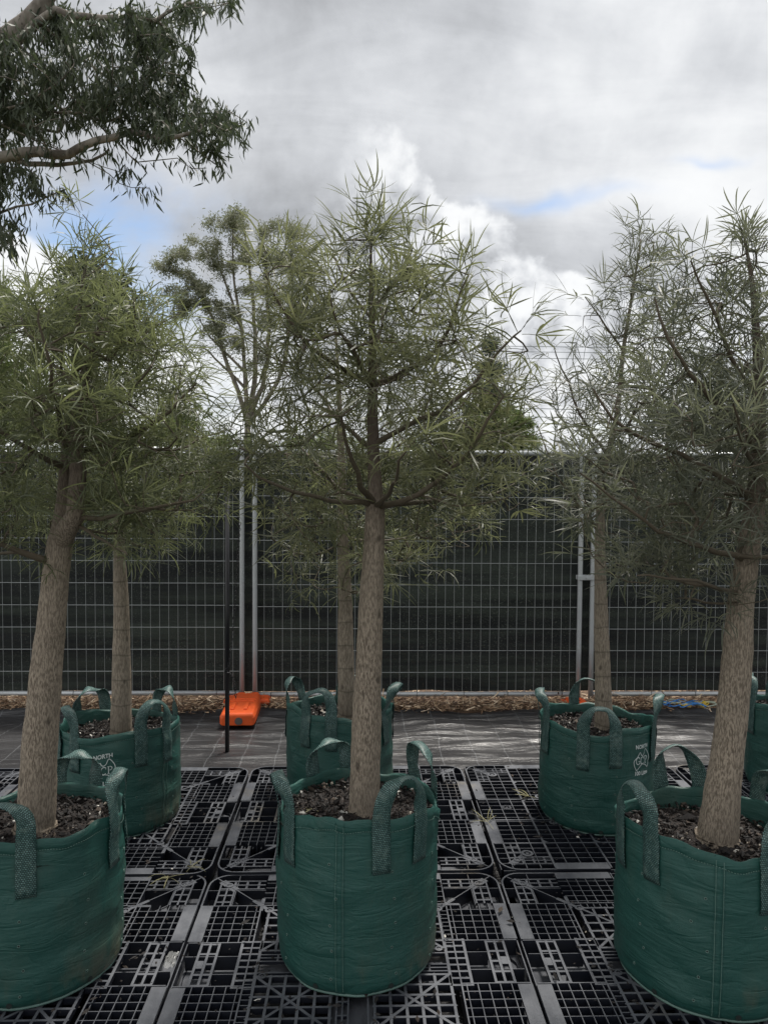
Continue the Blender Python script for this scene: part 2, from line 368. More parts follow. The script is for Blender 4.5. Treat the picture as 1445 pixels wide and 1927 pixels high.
def copy_tree(o, parent=None):
    c = o.copy(); C.objects.link(c)
    if parent: c.parent = parent
    for ch in [x for x in o.children]: copy_tree(ch, c)
    return c
def smooth_path(pts, n=4):
    pts = [Vector(p) for p in pts]
    if len(pts) < 3: 
        return [pts[0].lerp(pts[-1], i/n) for i in range(n+1)]
    P = [pts[0]*2-pts[1]] + pts + [pts[-1]*2-pts[-2]]; out = []
    for i in range(1, len(P)-2):
        for j in range(n):
            u = j/n; a, b, c, d = P[i-1:i+3]
            out.append(.5*((2*b) + (c-a)*u + (2*a-5*b+4*c-d)*u*u + (3*b-a-3*c+d)*u**3))
    out.append(pts[-1]); return out

# ------------------------------------------------------------------ ground, weed mat, mulch
g = MB(); g.box(-900, 900, -300, 2000, -1.0, -.012); tag(g.build('ground', M['ground']), kind='structure', label='rough grassy ground beyond the fence', cat='ground')
def grid_sheet(x0, x1, y0, y1, nx, ny, fz):
    m = MB(); vs = [(x0+(x1-x0)*i/nx, y0+(y1-y0)*j/ny) for j in range(ny+1) for i in range(nx+1)]
    m.add([(x, y, fz(x, y)) for x, y in vs], [(j*(nx+1)+i, j*(nx+1)+i+1, (j+1)*(nx+1)+i+1, (j+1)*(nx+1)+i) for j in range(ny) for i in range(nx)])
    return m
def matz(x, y):
    k = max(0, min(1, (y-4.3)/.9)); e = max(0, min(1, (y-5.25)/.25))
    r = noise.noise(Vector((x*1.1, y*5.0, 0)))*.030 + noise.noise(Vector((x*2.6+y, y*13.0, 4)))*.022 + noise.noise(Vector((x*6, y*26.0, 8)))*.009
    return .012 + r*(.08+k*.92) + e*.018
wm = grid_sheet(-6, 6, 3.7, 5.47, 300, 120, matz); tag(wm.build('weed_mat', M['mat'], smooth=True), kind='structure')
wn_ = grid_sheet(-6, 6, -2, 3.7, 12, 12, lambda x, y: .004); tag(wn_.build('weed_mat', M['mat']), kind='structure')
mu = grid_sheet(-8, 8, 5.30, 8.5, 200, 50, lambda x, y: .004 + .025*noise.noise(Vector((x*4, y*4, 2))) - (.02 if y < 5.5 else 0)); tag(mu.build('mulch_bed', M['mulch'], smooth=True), kind='structure')
rng = random.Random(5); st = MB()
for i in range(9000):
    x = rng.uniform(-3.4, 3.7); y = 5.45 + abs(rng.gauss(0, .30)); z = .012 + rng.random()*.045
    a = rng.uniform(0, 2*PI) if rng.random() < .5 else rng.gauss(0, .5); L = rng.uniform(.02, .10); wd = rng.uniform(.0015, .005); cv = rng.gauss(0, .5); ti = rng.gauss(0, .25)
    p = Vector((x, y, z)); vs = []
    for k in range(4):
        aa = a + cv*k/3; d = Vector((math.cos(aa), math.sin(aa), ti)); q = Vector((-math.sin(aa), math.cos(aa), rng.gauss(0, .5)))*wd
        vs += [p-q, p+q]; p = p + d*(L/3)
    st.add(vs, [(0,1,3,2), (2,3,5,4), (4,5,7,6)])
tag(st.build('straw_mulch', M['straw']), 'brown shredded straw mulch in a strip along the fence foot', 'mulch', kind='stuff')

# ------------------------------------------------------------------ pallets
def pallet_parts(style):
    """returns list of (name, mesh, location list); units metres, top at z=.15, origin at centre of base"""
    s = .01; T = .15
    def mb(): return MB()
    def rot(m, k):
        c, q = round(math.cos(k*PI/2)), round(math.sin(k*PI/2)); r = MB(); r.v = [(x*c - y*q, x*q + y*c, z) for x, y, z in m.v]; r.f = m.f; return r
    grid = MB(); thick = MB(); floors = []; strips = []; rails = []; corners = []
    def thin(m, ax, ay, bx, by, wd=.28, dp=4.0, off=0): m.bar(ax*s, ay*s, bx*s, by*s, wd*s, T-dp*s, T-off*s)
    A = MB(); S1 = []; R1 = MB(); F1 = []; K1 = MB(); TH = MB()
    # one side, y = -55 .. -33
    for sx in (-1, 1):
        S1.append(MB()); S1[-1].box(min(sx*11.6, sx*33)*s, max(sx*11.6, sx*33)*s, -.549, -.503, T-.012, T)
        for i in range(1, 6): thin(A, sx*(11+22*i/6), -50.2, sx*(11+22*i/6), -33, .28, 5, .05)
        for j in range(0, 5): thin(A, sx*11, -50.2+17.2*(j+.5)/5, sx*33, -50.2+17.2*(j+.5)/5, .28, 5, .08)
        for i in range(6):
            for j in range(1, 5): A.box((sx*(11+22*(i+.5)/6)-.9)*s, (sx*(11+22*(i+.5)/6)+.9)*s, (-50.2+17.2*j/5-.15)*s, (-50.2+17.2*j/5+.15)*s, T-.06, T-.022)
    thin(A, -11, -54.4, -11, -33, .4, 6, .02); thin(A, 11, -54.4, 11, -33, .4, 6, .02)
    thin(A, -33, -54.4, -33, -33, .4, 6, .02); thin(A, -33, -33.2, 33, -33.2, .45, 6, .03)
    # mid pocket ladder
    for y in (-49.8, -46.9, -44.0): R1.box(-.11, .11, (y-.4)*s, (y+.4)*s, T-.012, T-.001)
    for i in range(5): x = -10.4+20.8*i/4; R1.box((x-.45)*s, (x+.45)*s, -.50, -.438, T-.013, T-.002)
    R1.box(-.016, .022, -.494, -.474, T-.0115, T-.0015)
    thin(A, -4, -54, -4, -36, .25, 5, .3); thin(A, 5, -44, 5, -36, .25, 5, .3)
    F1.append(MB()); F1[-1].box(-.108, .108, -.545, -.335, T-.062, T-.055)
    # inner ladder by the pocket
    for y in (-36.5, -30.2): TH.box(-.12, .12, (y-.45)*s, (y+.45)*s, T-.018, T-.001)
    for i in range(8): x = -11.5+23*i/7; TH.box((x-.4)*s, (x+.4)*s, -.365, -.302, T-.017, T-.002)
    # corner pocket at (-55,-55)
    pts = [(-33, -54.7)] + [(-47+7.7*math.cos(PI*1.5-a*PI/12)-.0, -47+7.7*math.sin(PI*1.5-a*PI/12)) for a in range(0, 7)] + [(-54.7, -33)]
    for a, b in zip(pts, pts[1:]): K1.bar(a[0]*s, a[1]*s, b[0]*s, b[1]*s, .65*s, T-.05, T-.0005)
    for r_ in (50.2, 47.4, 44.6):
        K1.bar(-r_*s, -r_*s, -r_*s, -.335, .006, T-.012, T-.0015); K1.bar(-r_*s, -r_*s, -.335, -r_*s, .006, T-.012, T-.002)
    for q in (-36, -40.5, -45): K1.bar(-.502, q*s, -.446, q*s, .008, T-.013, T-.003); K1.bar(q*s, -.502, q*s, -.446, .008, T-.013, T-.003)
    K1.bar(-.502, -.502, -.44, -.44, .03, T-.011, T-.0025)
    thin(A, -52.5, -52.5, -33, -33, .4, 5, .1); thin(A, -54.5, -44, -33, -44, .25, 4, .35); thin(A, -44, -54.5, -44, -33, .25, 4, .38)
    F1.append(MB()); F1[-1].box(-.545, -.335, -.50, -.335, T-.062, T-.055)
    TH.bar(-.38, -.33, -.30, -.33, .012, T-.012, T-.0017); TH.bar(-.365, -.365, -.31, -.31, .014, T-.012, T-.0011)
    # outer skirt
    A.box(-.46, .46, -.5495, -.546, T-.035, T-.006); A.box(-.46, .46, -.5495, -.53, .0, .018)
    # inner quadrant of heavy grid
    lo, hi, n = 6.5, 30.0, 5
    for i in range(n+1):
        c = -(lo+(hi-lo)*i/n)
        TH.bar(c*s, -hi*s, c*s, -lo*s, .0085, T-.02, T-.0005); TH.bar(-hi*s, c*s, -lo*s, c*s, .0085, T-.02, T-.001)
        for j in range(n+1):
            d = -(lo+(hi-lo)*j/n); TH.add([(c*s+.0085, d*s, T-.0013), (c*s, d*s+.0085, T-.0013), (c*s-.0085, d*s, T-.0013), (c*s, d*s-.0085, T-.0013)], [(0, 1, 2, 3)])
    TH.bar(-hi*s, -hi*s, -lo*s, -lo*s, .009, T-.02, T-.0002); TH.bar(-hi*s, -lo*s, -lo*s, -hi*s, .009, T-.02, T-.0003)
    for j in range(10): thin(A, -hi, -(lo+(hi-lo)*(j+.5)/10), -33, -(lo+(hi-lo)*(j+.5)/10), .3, 4, .2)
    # centre cross band
    for x in (-4.6, -2.9, -1.2): TH.bar(x*s, -.30, x*s, -.065, .005, T-.012, T-.0022)
    for i in range(5): y = -6.5-23.5*i/4; TH.bar(-.046, y*s, -.012, y*s, .006, T-.012, T-.0028)
    TH.bar(.046, -.30, .046, -.065, .005, T-.012, T-.0022)
    F1.append(MB()); F1[-1].box(-.06, .06, -.30, -.06, T-.045, T-.038)
    def boss(m, x, y, r=.017):
        k = 10
        for (ra, rb, zt) in ((r, r*.55, T+.0008), (r*.3, r*.0, T+.0006)):
            vs = [(x+ra*math.cos(2*PI*i/k), y+ra*math.sin(2*PI*i/k), zt) for i in range(k)] + [(x+rb*math.cos(2*PI*i/k), y+rb*math.sin(2*PI*i/k), zt+.0008) for i in range(k)]
            m.add(vs, [(i, (i+1) % k, k+(i+1) % k, k+i) for i in range(k)])
    boss(TH, -.30, -.30); boss(TH, -.28, -.065, .013)
    boss(K1, -.47, -.47, .015)
    for k in range(4):
        r = rot(A, k); grid.add(r.v, r.f); r = rot(TH, k); thick.add(r.v, r.f); floors += [rot(q, k) for q in F1]
        strips += [rot(q, k) for q in S1]; rails.append(rot(R1, k)); corners.append(rot(K1, k))
    if style == 2:      # close ribbed deck with gussets and rings
        thick = MB(); grid = MB()
        for i in range(19):
            c = -50+100*i/18; thin(grid, c, -54, c, 54, .32, 4, .05); 
        for i in range(25):
            c = -50+100*i/24; thin(grid, -54, c, 54, c, .3, 4, .08)
        for c in (-33, -11, 11, 33): thin(grid, c, -54, c, 54, .8, 4, .01); thin(grid, -54, c, 54, c, .8, 4, .02)
        for sx in (-1, 1):
            for sy in (-1, 1):
                for (x, y) in ((33, 33), (33, 11), (11, 33), (11, 11)):
                    X, Y = sx*x*s, sy*y*s; a = .028
                    thick.add([(X, Y, T-.0002), (X-sx*a, Y, T-.0002), (X, Y-sy*a, T-.0002), (X, Y, T-.012), (X-sx*a, Y, T-.012), (X, Y-sy*a, T-.012)], [(0, 1, 2), (3, 5, 4), (1, 4, 5, 2)])
                boss(thick, sx*.42, sy*.42, .026); boss(thick, sx*.17, sy*.22, .022); boss(thick, sx*.24, sy*.14, .022); boss(thick, sx*.42, 0.02, .024)
        A2 = MB(); A2.box(-.54, .54, -.549, -.546, T-.035, T-.006); rails = []
        for k in range(4):
            r = rot(A2, k); grid.add(r.v, r.f)
    foot = MB(); k = 16
    for zt, rr in ((.0, .085), (.105, .098)):
        foot.v += [((abs(math.cos(2*PI*i/k))**.6)*math.copysign(rr, math.cos(2*PI*i/k)), (abs(math.sin(2*PI*i/k))**.6)*math.copysign(rr, math.sin(2*PI*i/k)), zt) for i in range(k)]
    foot.f = [(i, (i+1) % k, k+(i+1) % k, k+i) for i in range(k)] + [tuple(range(k))[::-1]]
    P = M['pallet']; out = [('rib_grid', grid.mesh('rib_grid', P), [(0, 0, 0)]), ('deck_lattice', thick.mesh('deck_lattice', P), [(0, 0, 0)])]
    for m in floors: out.append(('recess_floor', m.mesh('recess_floor', P), [(0, 0, 0)]))
    for m in strips: out.append(('edge_strip', m.mesh('edge_strip', P), [(0, 0, 0)]))
    for m in rails: out.append(('slotted_rail', m.mesh('slotted_rail', P), [(0, 0, 0)]))
    for m in corners: out.append(('corner_frame', m.mesh('corner_frame', P), [(0, 0, 0)]))
    out.append(('foot', foot.mesh('foot', P), [(x, y, 0.0) for x in (-.44, 0, .44) for y in (-.44, 0, .44)]))
    return out
styles = {1: pallet_parts(1), 2: pallet_parts(2)}
pal = [(-.0175, 2.392, 1, 'black plastic pallet under the front centre tree bag', 0), (-1.127, 2.398, 1, 'black plastic pallet under the front left tree bag', .002),
       (1.092, 2.388, 1, 'black plastic pallet under the front right tree bag', -.001), (-.012, 3.492, 1, 'black plastic pallet under the back centre bag, in the row nearer the fence', .003),
       (-1.128, 3.482, 1, 'black plastic pallet under the back left printed bag, nearer the fence', -.003), (1.106, 3.494, 2, 'black close-ribbed pallet with ring bosses under the back right printed bag', .002),
       (2.225, 3.490, 1, 'black plastic pallet under the bag cut off at the right edge', 0), (-2.240, 3.480, 1, 'black plastic pallet left of the back left bag, mostly out of view', 0),
       (2.203, 2.388, 1, 'black plastic pallet right of the front right bag, mostly out of view', 0), (-2.238, 2.398, 1, 'black plastic pallet left of the front left bag, mostly out of view', 0)]
for x, y, sty, lab, rz in pal:
    r = empty('plastic_pallet', (x, y, 0.016 if y > 3 else 0.006), lab, 'pallet', 'black plastic pallets laid edge to edge', rz)
    r.scale = (1, 1, .96)
    for nm, me, locs in styles[sty]:
        for lc in locs:
            o = link(nm, me, r); o.location = lc
            if nm == 'rib_grid': o['kind'] = 'stuff'

# ------------------------------------------------------------------ fence
FY = 5.75
def fence_panel(x0, x1, label, zoff=0.0):
    r = empty('mesh_fence', (x0, FY, 0), label, 'fence', 'temporary mesh fence panels in a line')
    W = x1-x0; zb, zt = .062+zoff, 1.885+zoff
    def part(nm, pts, rr, k=10):
        m = MB(); m.tube(pts, rr, k); return m.build(nm, M['steel'], r, True)
    part('side_tube', smooth_path([(0, 0, 0.03), (0, 0, zt-.05), (.012, 0, zt-.012), (.05, 0, zt)], 5) , .019)
    part('side_tube', smooth_path([(W, 0, 0.03), (W, 0, zt-.05), (W-.012, 0, zt-.012), (W-.05, 0, zt)], 5), .019)
    part('top_tube', [(.05, 0, zt), (W-.05, 0, zt)], .019); part('bottom_tube', [(.019, 0, zb), (W-.019, 0, zb)], .0185)
    n = int(round((W-.03)/.0675))
    vm = MB(); vm.tube([(0, .006, zb), (0, .006, zt)], .0016, 5); vm = vm.mesh('vertical_wire', M['wire'])
    hm = MB(); hm.tube([(0, 0, 0), (W, 0, 0)], .0021, 5); hm = hm.mesh('horizontal_wire', M['wire'])
    rg = random.Random(int(x0*100))
    for i in range(1, n): 
        o = link('vertical_wire', vm, r); o.location = (W*i/n, 0, 0)
        o.rotation_euler.y = rg.gauss(0, .0012)
    k = 11
    for i in range(1, k): o = link('horizontal_wire', hm, r); o.location = (0, .001, zb+(zt-zb)*i/k)
    return r
fence_panel(-5.86, -3.43, 'steel mesh fence panel at the far left, beyond the left tree')
fence_panel(-3.33, -.885, 'steel mesh fence panel behind the two left trees, left of the double posts', .010)
fence_panel(-.788, 1.654, 'steel mesh fence panel behind the centre tree, between the two pairs of posts')
fence_panel(1.750, 4.190, 'steel mesh fence panel behind the right trees, right of the clamped posts')
# shade cloth hung behind the mesh
def cz(x, z): return FY + .045 + .022*noise.noise(Vector((x*1.5, z*3, 1))) + .012*noise.noise(Vector((x*3.7, z*8, 5)))
nx, nz = 240, 40; cm = MB(); x0, x1, z0, z1 = -6.0, 4.4, .075, 1.87
vs = []
for j in range(nz+1):
    for i in range(nx+1):
        x = x0+(x1-x0)*i/nx; z = z0+(z1-z0)*j/nz
        if j == nz: z += .012*noise.noise(Vector((x*5, 0, 3)))
        if j == 0: z += .012*noise.noise(Vector((x*3, 0, 9)))
        vs.append((x, cz(x, z), z))
fs = [(j*(nx+1)+i, j*(nx+1)+i+1, (j+1)*(nx+1)+i+1, (j+1)*(nx+1)+i) for j in range(nz) for i in range(nx)]
cm.add(vs, fs); cl_ = cm.build('shade_cloth', M['cloth'], None, True)
tag(cl_, 'dark green-black shade cloth hung along the back of the mesh fence', 'shade cloth')
hem = MB(); hem.add([(x0+(x1-x0)*i/nx, cz(x0+(x1-x0)*i/nx, z)-.004, z) for z in (1.80, 1.865) for i in range(nx+1)], [(i, i+1, nx+2+i, nx+1+i) for i in range(nx)]); hem.build('hem', M['black'], cl_)
def foot_block(x, label, yy=5.37):
    r = empty('orange_base', (x, yy, .012), label, 'fence base', 'orange plastic fence feet'); r.rotation_euler.z = rad(1.5)
    m = MB(); prof = [(-.40, .108, .085, .100), (-.385, .117, .0, .112), (-.20, .119, .0, .114), (.05, .117, .0, .108), (.20, .105, .0, .100), (.27, .102, .0, .096)]
    vs = []
    for y, hw, zb, zt in prof:
        zc = zt*.78; base = .025 if y < -.05 else 0
        vs += [(-hw*.93, y, base), (-hw, y, zt*.35), (-hw, y, zc), (-hw*.86, y, zt), (hw*.86, y, zt), (hw, y, zc), (hw, y, zt*.35), (hw*.93, y, base)]
    vs[0:8] = [(x_*.96, y_, max(z_, .02)*.97) for x_, y_, z_ in vs[0:8]]
    n = len(prof)
    fs = [(i*8+j, (i+1)*8+j, (i+1)*8+(j+1) % 8, i*8+(j+1) % 8) for i in range(n-1) for j in range(8)] + [tuple(range(8)), tuple((n-1)*8+j for j in range(8))[::-1]]
    m.add(vs, fs); body = m.build('body', M['orange'], r); bv = body.modifiers.new('b', 'BEVEL'); bv.width = .012; bv.segments = 3; bv.limit_method = 'ANGLE'
    for bx in ((-.057, -.033, -.30, -.12, .109, .124), (.033, .057, -.30, -.12, .109, .124), (-.085, .085, -.05, -.025, .106, .118), (-.085, .085, .02, .04, .104, .115)):
        m = MB(); m.box(*bx); b = m.build('raised_rib', M['orange'], body); bv = b.modifiers.new('b', 'BEVEL'); bv.width = .005; bv.segments = 2
    m = MB(); m.box(-.17, .17, .205, .372, .0, .062); b = m.build('cross_block', M['orange'], r); bv = b.modifiers.new('b', 'BEVEL'); bv.width = .03; bv.segments = 3
    m = MB(); m.tube([(.01, -.394, .058), (.01, -.406, .059)], .026, 16); m.build('plug', M['plug'], body)
    for sx in (-1, 1): m = MB(); m.tube([(sx*.05, .345, .055), (sx*.05, .345, .078)], .027, 14); m.build('socket', M['orange'], r)
    return r
foot_block(-.825, 'orange plastic fence foot in full view beside the black stake', 5.42).scale = (1.0, .82, .95)
foot_block(1.60, 'orange plastic fence foot mostly hidden behind the back right bag', 5.63).scale = (.6, .25, .42)
def clamp(x, z, label):
    r = empty('post_clamp', (x, FY-.0, z), label, 'clamp', 'galvanised fence clamps')
    for ya, yb in ((-.029, -.0215), (.0215, .028)): m = MB(); m.box(-.072, .072, ya, yb, -.018, .018); b = m.build('plate', M['steel'], r); bv = b.modifiers.new('b', 'BEVEL'); bv.width = .003
    m = MB(); m.tube([(0, -.04, 0), (0, .035, 0)], .006, 8); m.tube([(0, -.037, 0), (0, -.030, 0)], .012, 6); m.build('bolt', M['steel'], r)
clamp(1.702, .952, 'metal clamp joining the right pair of fence posts at mid height')
clamp(-.837, 1.80, 'metal clamp joining the left pair of fence posts near their top')

# black stake with a black chain beside the orange foot
sx_, sy_ = -.81, 4.675
r = empty('black_stake', (sx_, sy_, 0), 'thin black steel stake standing in the weed mat left of the orange foot', 'stake')
m = MB(); m.tube([(0, 0, 0), (.004, 0, 1.62)], .0135, 8); m.build('shaft', M['black'], r, True)
m = MB(); m.tube([(.004, 0, 1.62), (.004, 0, 1.655)], .019, 10); m.build('cap', M['black'], r, True)
m = MB()
path = smooth_path([at(452, 980, 4.75), at(447, 1060, 4.74), at(440, 1170, 4.72), at(431, 1250, 4.655), at(424, 1262, 4.65), at(434, 1268, 4.655), at(441, 1282, 4.74), at(444, 1312, 4.80)], 14)
L = 0; last = path[0]; flip = False
for a, b in zip(path, path[1:]):
    L += (b-a).length
    if L > .014:
        L = 0; flip = not flip; d = (b-a).normalized(); s1 = d.cross(Vector((0, 1, 0))).normalized() if flip else Vector((0, 1, 0)); q = [b + d*(.011*math.cos(u)) + s1*(.0065*math.sin(u)) for u in [2*PI*i/8 for i in range(9)]]
        m.tube(q, .0022, 4, False)
tag(m.build('plastic_chain', M['black'], None, True), 'fine black chain hanging down and looped round the black stake', 'chain')

# rope tangle on the mulch
rp = empty('rope_tangle', at(1290, 1338, 5.52), 'loose tangle of blue and yellow twine on the mulch by the fence', 'rope')
base = rp.location.copy(); rg = random.Random(2)
for col, nn, pts in (('blue_rope', 7, [(1248, 1333), (1265, 1329), (1285, 1334), (1305, 1341), (1325, 1345)]), ('yellow_rope', 5, [(1272, 1327), (1290, 1332), (1310, 1335), (1332, 1338), (1318, 1341)]), ('pale_rope', 3, [(1245, 1338), (1262, 1330), (1300, 1331), (1330, 1345), (1352, 1338)])):
    for q in range(nn):
        P = []
        for x, y in pts:
            p = at(x+rg.gauss(0, 3), y+rg.gauss(0, 1.5), 5.52+rg.gauss(0, .04)) - base; p.z = .045+rg.random()*.02-base.z; P.append(p)
        m = MB(); m.tube(smooth_path(P, 5), .0042, 5); m.build('strand', M[col], rp, True)

# ------------------------------------------------------------------ grow bags
def text_mesh(body, size):
    cu = bpy.data.curves.new('txt', 'FONT'); cu.body = body; cu.size = size; cu.align_x = 'CENTER'; cu.resolution_u = 4; cu.offset = .0007
    o = bpy.data.objects.new('txt', cu); C.objects.link(o); dg = bpy.context.evaluated_depsgraph_get(); dg.update()
    me = bpy.data.meshes.new_from_object(o.evaluated_get(dg)); vs = [tuple(v.co) for v in me.vertices]; fs = [tuple(p.vertices) for p in me.polygons]
    bpy.data.objects.remove(o); return vs, fs
def stroke(m, pts, wd):
    pts = [Vector(p + (0,)) for p in pts]; vs = []
    for i, p in enumerate(pts):
        d = (pts[min(i+1, len(pts)-1)]-pts[max(i-1, 0)]).normalized(); q = Vector((-d.y, d.x, 0))*wd/2; vs += [p-q, p+q]
    m.add(vs, [(2*i, 2*i+1, 2*i+3, 2*i+2) for i in range(len(pts)-1)])
def arc(cx, cy, rx, ry, a0, a1, n=12): return [(cx+rx*math.cos(rad(a0+(a1-a0)*i/n)), cy+ry*math.sin(rad(a0+(a1-a0)*i/n))) for i in range(n+1)]
def print_flat():
    m = MB(); vs, fs = text_mesh('NORTH', .025); m.add([(x*.92, y+.050, 0) for x, y, z in vs], fs)
    # map-like emblem outline
    pts = [(-.031, -.045), (-.043, -.028), (-.049, -.010), (-.046, .001), (-.030, .012), (-.018, .027), (-.011, .033), (-.005, .022), (.005, .018), (.014, .025), (.020, .038), (.026, .044), (.038, .031), (.048, .013), (.050, -.006), (.046, -.020), (.039, -.037), (.030, -.030), (.018, -.023), (.005, -.020), (-.008, -.025), (-.020, -.036), (-.031, -.045), (-.036, -.039)]
    pp = [tuple(p)[:2] for p in smooth_path([(x, y, 0) for x, y in pts], 3)]
    stroke(m, pp, .0030)
    w_ = .0034
    stroke(m, arc(-.024, -.003, .012, .0155, 50, 320), w_); stroke(m, [(-.024, -.005), (-.0105, -.005)], .002); stroke(m, [(-.0135, -.005), (-.0135, -.017)], w_); stroke(m, [(-.0145, .003), (-.0145, .011)], .002)
    stroke(m, arc(.004, -.003, .0115, .0155, 50, 312), w_); stroke(m, [(.0125, .002), (.0125, .011)], .002)
    stroke(m, [(.023, -.018), (.023, .012)], w_); stroke(m, [(.018, -.018), (.028, -.018)], .002); stroke(m, [(.018, .012), (.030, .012)], .002); stroke(m, arc(.029, .0045, .008, .0075, 88, -90, 8), .003); stroke(m, [(.023, -.003), (.029, -.003)], .002)
    vs, fs = text_mesh('100 Litre', .024); m.add([(x*.95, y-.066, 0) for x, y, z in vs], fs)
    return m
PR = print_flat()
def grow_bag(x, y, R, H, label, handles, seed, seam=None, prt=None, dips=(), z0=.150):
    rg = random.Random(seed); root = empty('grow_bag', (x, y, z0), label, 'grow bag', 'green woven grow bags with four handles')
    ph = [rg.uniform(0, 6.28) for _ in range(6)]
    def rimz(th):
        z = H + .010*math.sin(2*th+ph[0]) + .006*math.sin(5*th+ph[1]) + .008*noise.noise(Vector((math.sin(th)*4+seed, math.cos(th)*4, 7))) - .028*(1-math.cos(th))/2
        for c, w_, a in dips:
            d = math.atan2(math.sin(th-rad(c)), math.cos(th-rad(c))); z += a*math.exp(-(d/rad(w_))**2)
        return z
    def f(th, t, inset=0):
        z = rimz(th)*t; tt = max(t, 0)
        r = R*(1 + .022*math.sin(PI*min(1, tt*1.05)) + .012*math.sin(2*th+ph[2]) + .008*math.sin(3*th+ph[3])*tt)
        r -= .030*math.exp(-z/.016)
        p = Vector((math.sin(th), math.cos(th), 0))
        wv = noise.noise(Vector((p.x*2.2+seed, p.y*2.2, z*16)))*.0055 + noise.noise(Vector((p.x*4+seed, p.y*4, z*42)))*.0018
        top = max(0, (tt-.80)/.2); wv += top*.012*noise.noise(Vector((p.x*4+seed, p.y*4, 3)))*1.5 + top*.004*math.sin(7*th+ph[4])
        wv += .009*noise.noise(Vector((p.x*1.7+seed*3, p.y*1.7, z*5)))
        cr = noise.noise(Vector((p.x*1.6+seed, p.y*1.6, z*11+p.x*3))); wv -= .0030*math.exp(-(cr/.06)**2)*max(0, noise.noise(Vector((p.x*2, p.y*2, z*3+seed)))*2+.4)
        r += wv - inset
        return Vector((r*math.sin(th), -r*math.cos(th), z))
    NS, NR = 128, 46; m = MB()
    ring = lambda t, ins=0, dz=0: [f(2*PI*i/NS, t, ins)+Vector((0, 0, dz)) for i in range(NS)]
    rows = [ring(0, .0)] + [ring((j/NR)**1.15 if j < NR else 1.0) for j in range(1, NR+1)] + [ring(1.0, .0016, .0), ring(.985, .006), ring(.93, .007), ring(.86, .009), ring(.78, .012)]
    vs = [p for r_ in rows for p in r_]; n = len(rows)
    fs = [(a*NS+i, a*NS+(i+1) % NS, (a+1)*NS+(i+1) % NS, (a+1)*NS+i) for a in range(n-1) for i in range(NS)]
    vs.append(Vector((0, 0, .002))); fs += [(len(vs)-1, (i+1) % NS, i) for i in range(NS)]
    m.add(vs, fs); wall = m.build('bag_wall', M['bag'], root, True)
    # hem fold: a ring of doubled fabric
    m = MB(); rows = [[f(2*PI*i/NS, t, o) for i in range(NS)] for t, o in ((.928, -.0002), (.930, -.0014), (.999, -.0014), (1.0, .0004))]
    m.add([p for r_ in rows for p in r_], [(a*NS+i, a*NS+(i+1) % NS, (a+1)*NS+(i+1) % NS, (a+1)*NS+i) for a in range(3) for i in range(NS)]); m.build('hem', M['bag'], wall, True)
    # piping at the base
    m = MB(); m.tube([f(2*PI*i/64, .012, -.0015) for i in range(65)], .0048, 6, False); m.build('base_piping', M['ring'], wall, True)
    # stitching: hem line, vertical seam
    m = MB()
    def dash(th, t, horizontal):
        p = f(th, t, -.0034); q = f(th+(.0045/R if horizontal else 0), t+(0 if horizontal else .0055/H), -.0034); m.tube([p, q], .0009, 4)
    for i in range(220): dash(2*PI*i/220, .934, True)
    if seam is not None:
        for dd in (-.011, .009):
            for i in range(70): dash(rad(seam)+dd/R, .04+.93*i/70, False)
    o = m.build('stitching', M['ring'], wall); o['kind'] = 'stuff'
    if seam is not None:
        m = MB(); rr = []
        for j in range(31):
            t_ = .02+.975*j/30
            rr += [f(rad(seam)-.016/R, t_, .0002), f(rad(seam)-.0155/R, t_, -.0018), f(rad(seam)+.0125/R, t_, -.0018), f(rad(seam)+.013/R, t_, .0002)]
        m.add(rr, [(4*j+k, 4*j+k+1, 4*j+k+5, 4*j+k+4) for j in range(30) for k in range(3)]); m.build('seam', M['bag'], wall, True)
    # drain holes with tiny rims
    m = MB(); hr = MB()
    for k in range(9):
        a = 2*PI*k/9+ph[5]
        for t_ in (.12, .27, .42, .57, .72):
            th = a+rg.gauss(0, .03); t2 = t_+rg.gauss(0, .012); c = f(th, t2, -.0012); n_ = Vector((math.sin(th), -math.cos(th), 0)); tn = Vector((math.cos(th), math.sin(th), 0)); rr = .0032
            m.add([c+n_*.0006+(tn*math.cos(u)+Vector((0, 0, 1))*math.sin(u))*rr for u in [2*PI*i/8 for i in range(8)]], [tuple(range(8))])
            hr.tube([c+n_*.0006+(tn*math.cos(u)+Vector((0, 0, 1))*math.sin(u))*(rr+.0006) for u in [2*PI*i/8 for i in range(9)]], .0009, 4, False)
    for k in range(7):
        th = 2*PI*k/7+ph[5]; c = f(th, .055, -.002); n_ = Vector((math.sin(th), -math.cos(th), 0)); tn = Vector((math.cos(th), math.sin(th), 0))
        m.add([c+n_*.001+(tn*math.cos(u)+Vector((0, 0, 1))*math.sin(u))*.0085 for u in [2*PI*i/10 for i in range(10)]], [tuple(range(10))])
    o = m.build('drain_hole', M['hole'], wall); o['kind'] = 'stuff'; o = hr.build('hole_rim', M['ring'], wall); o['kind'] = 'stuff'
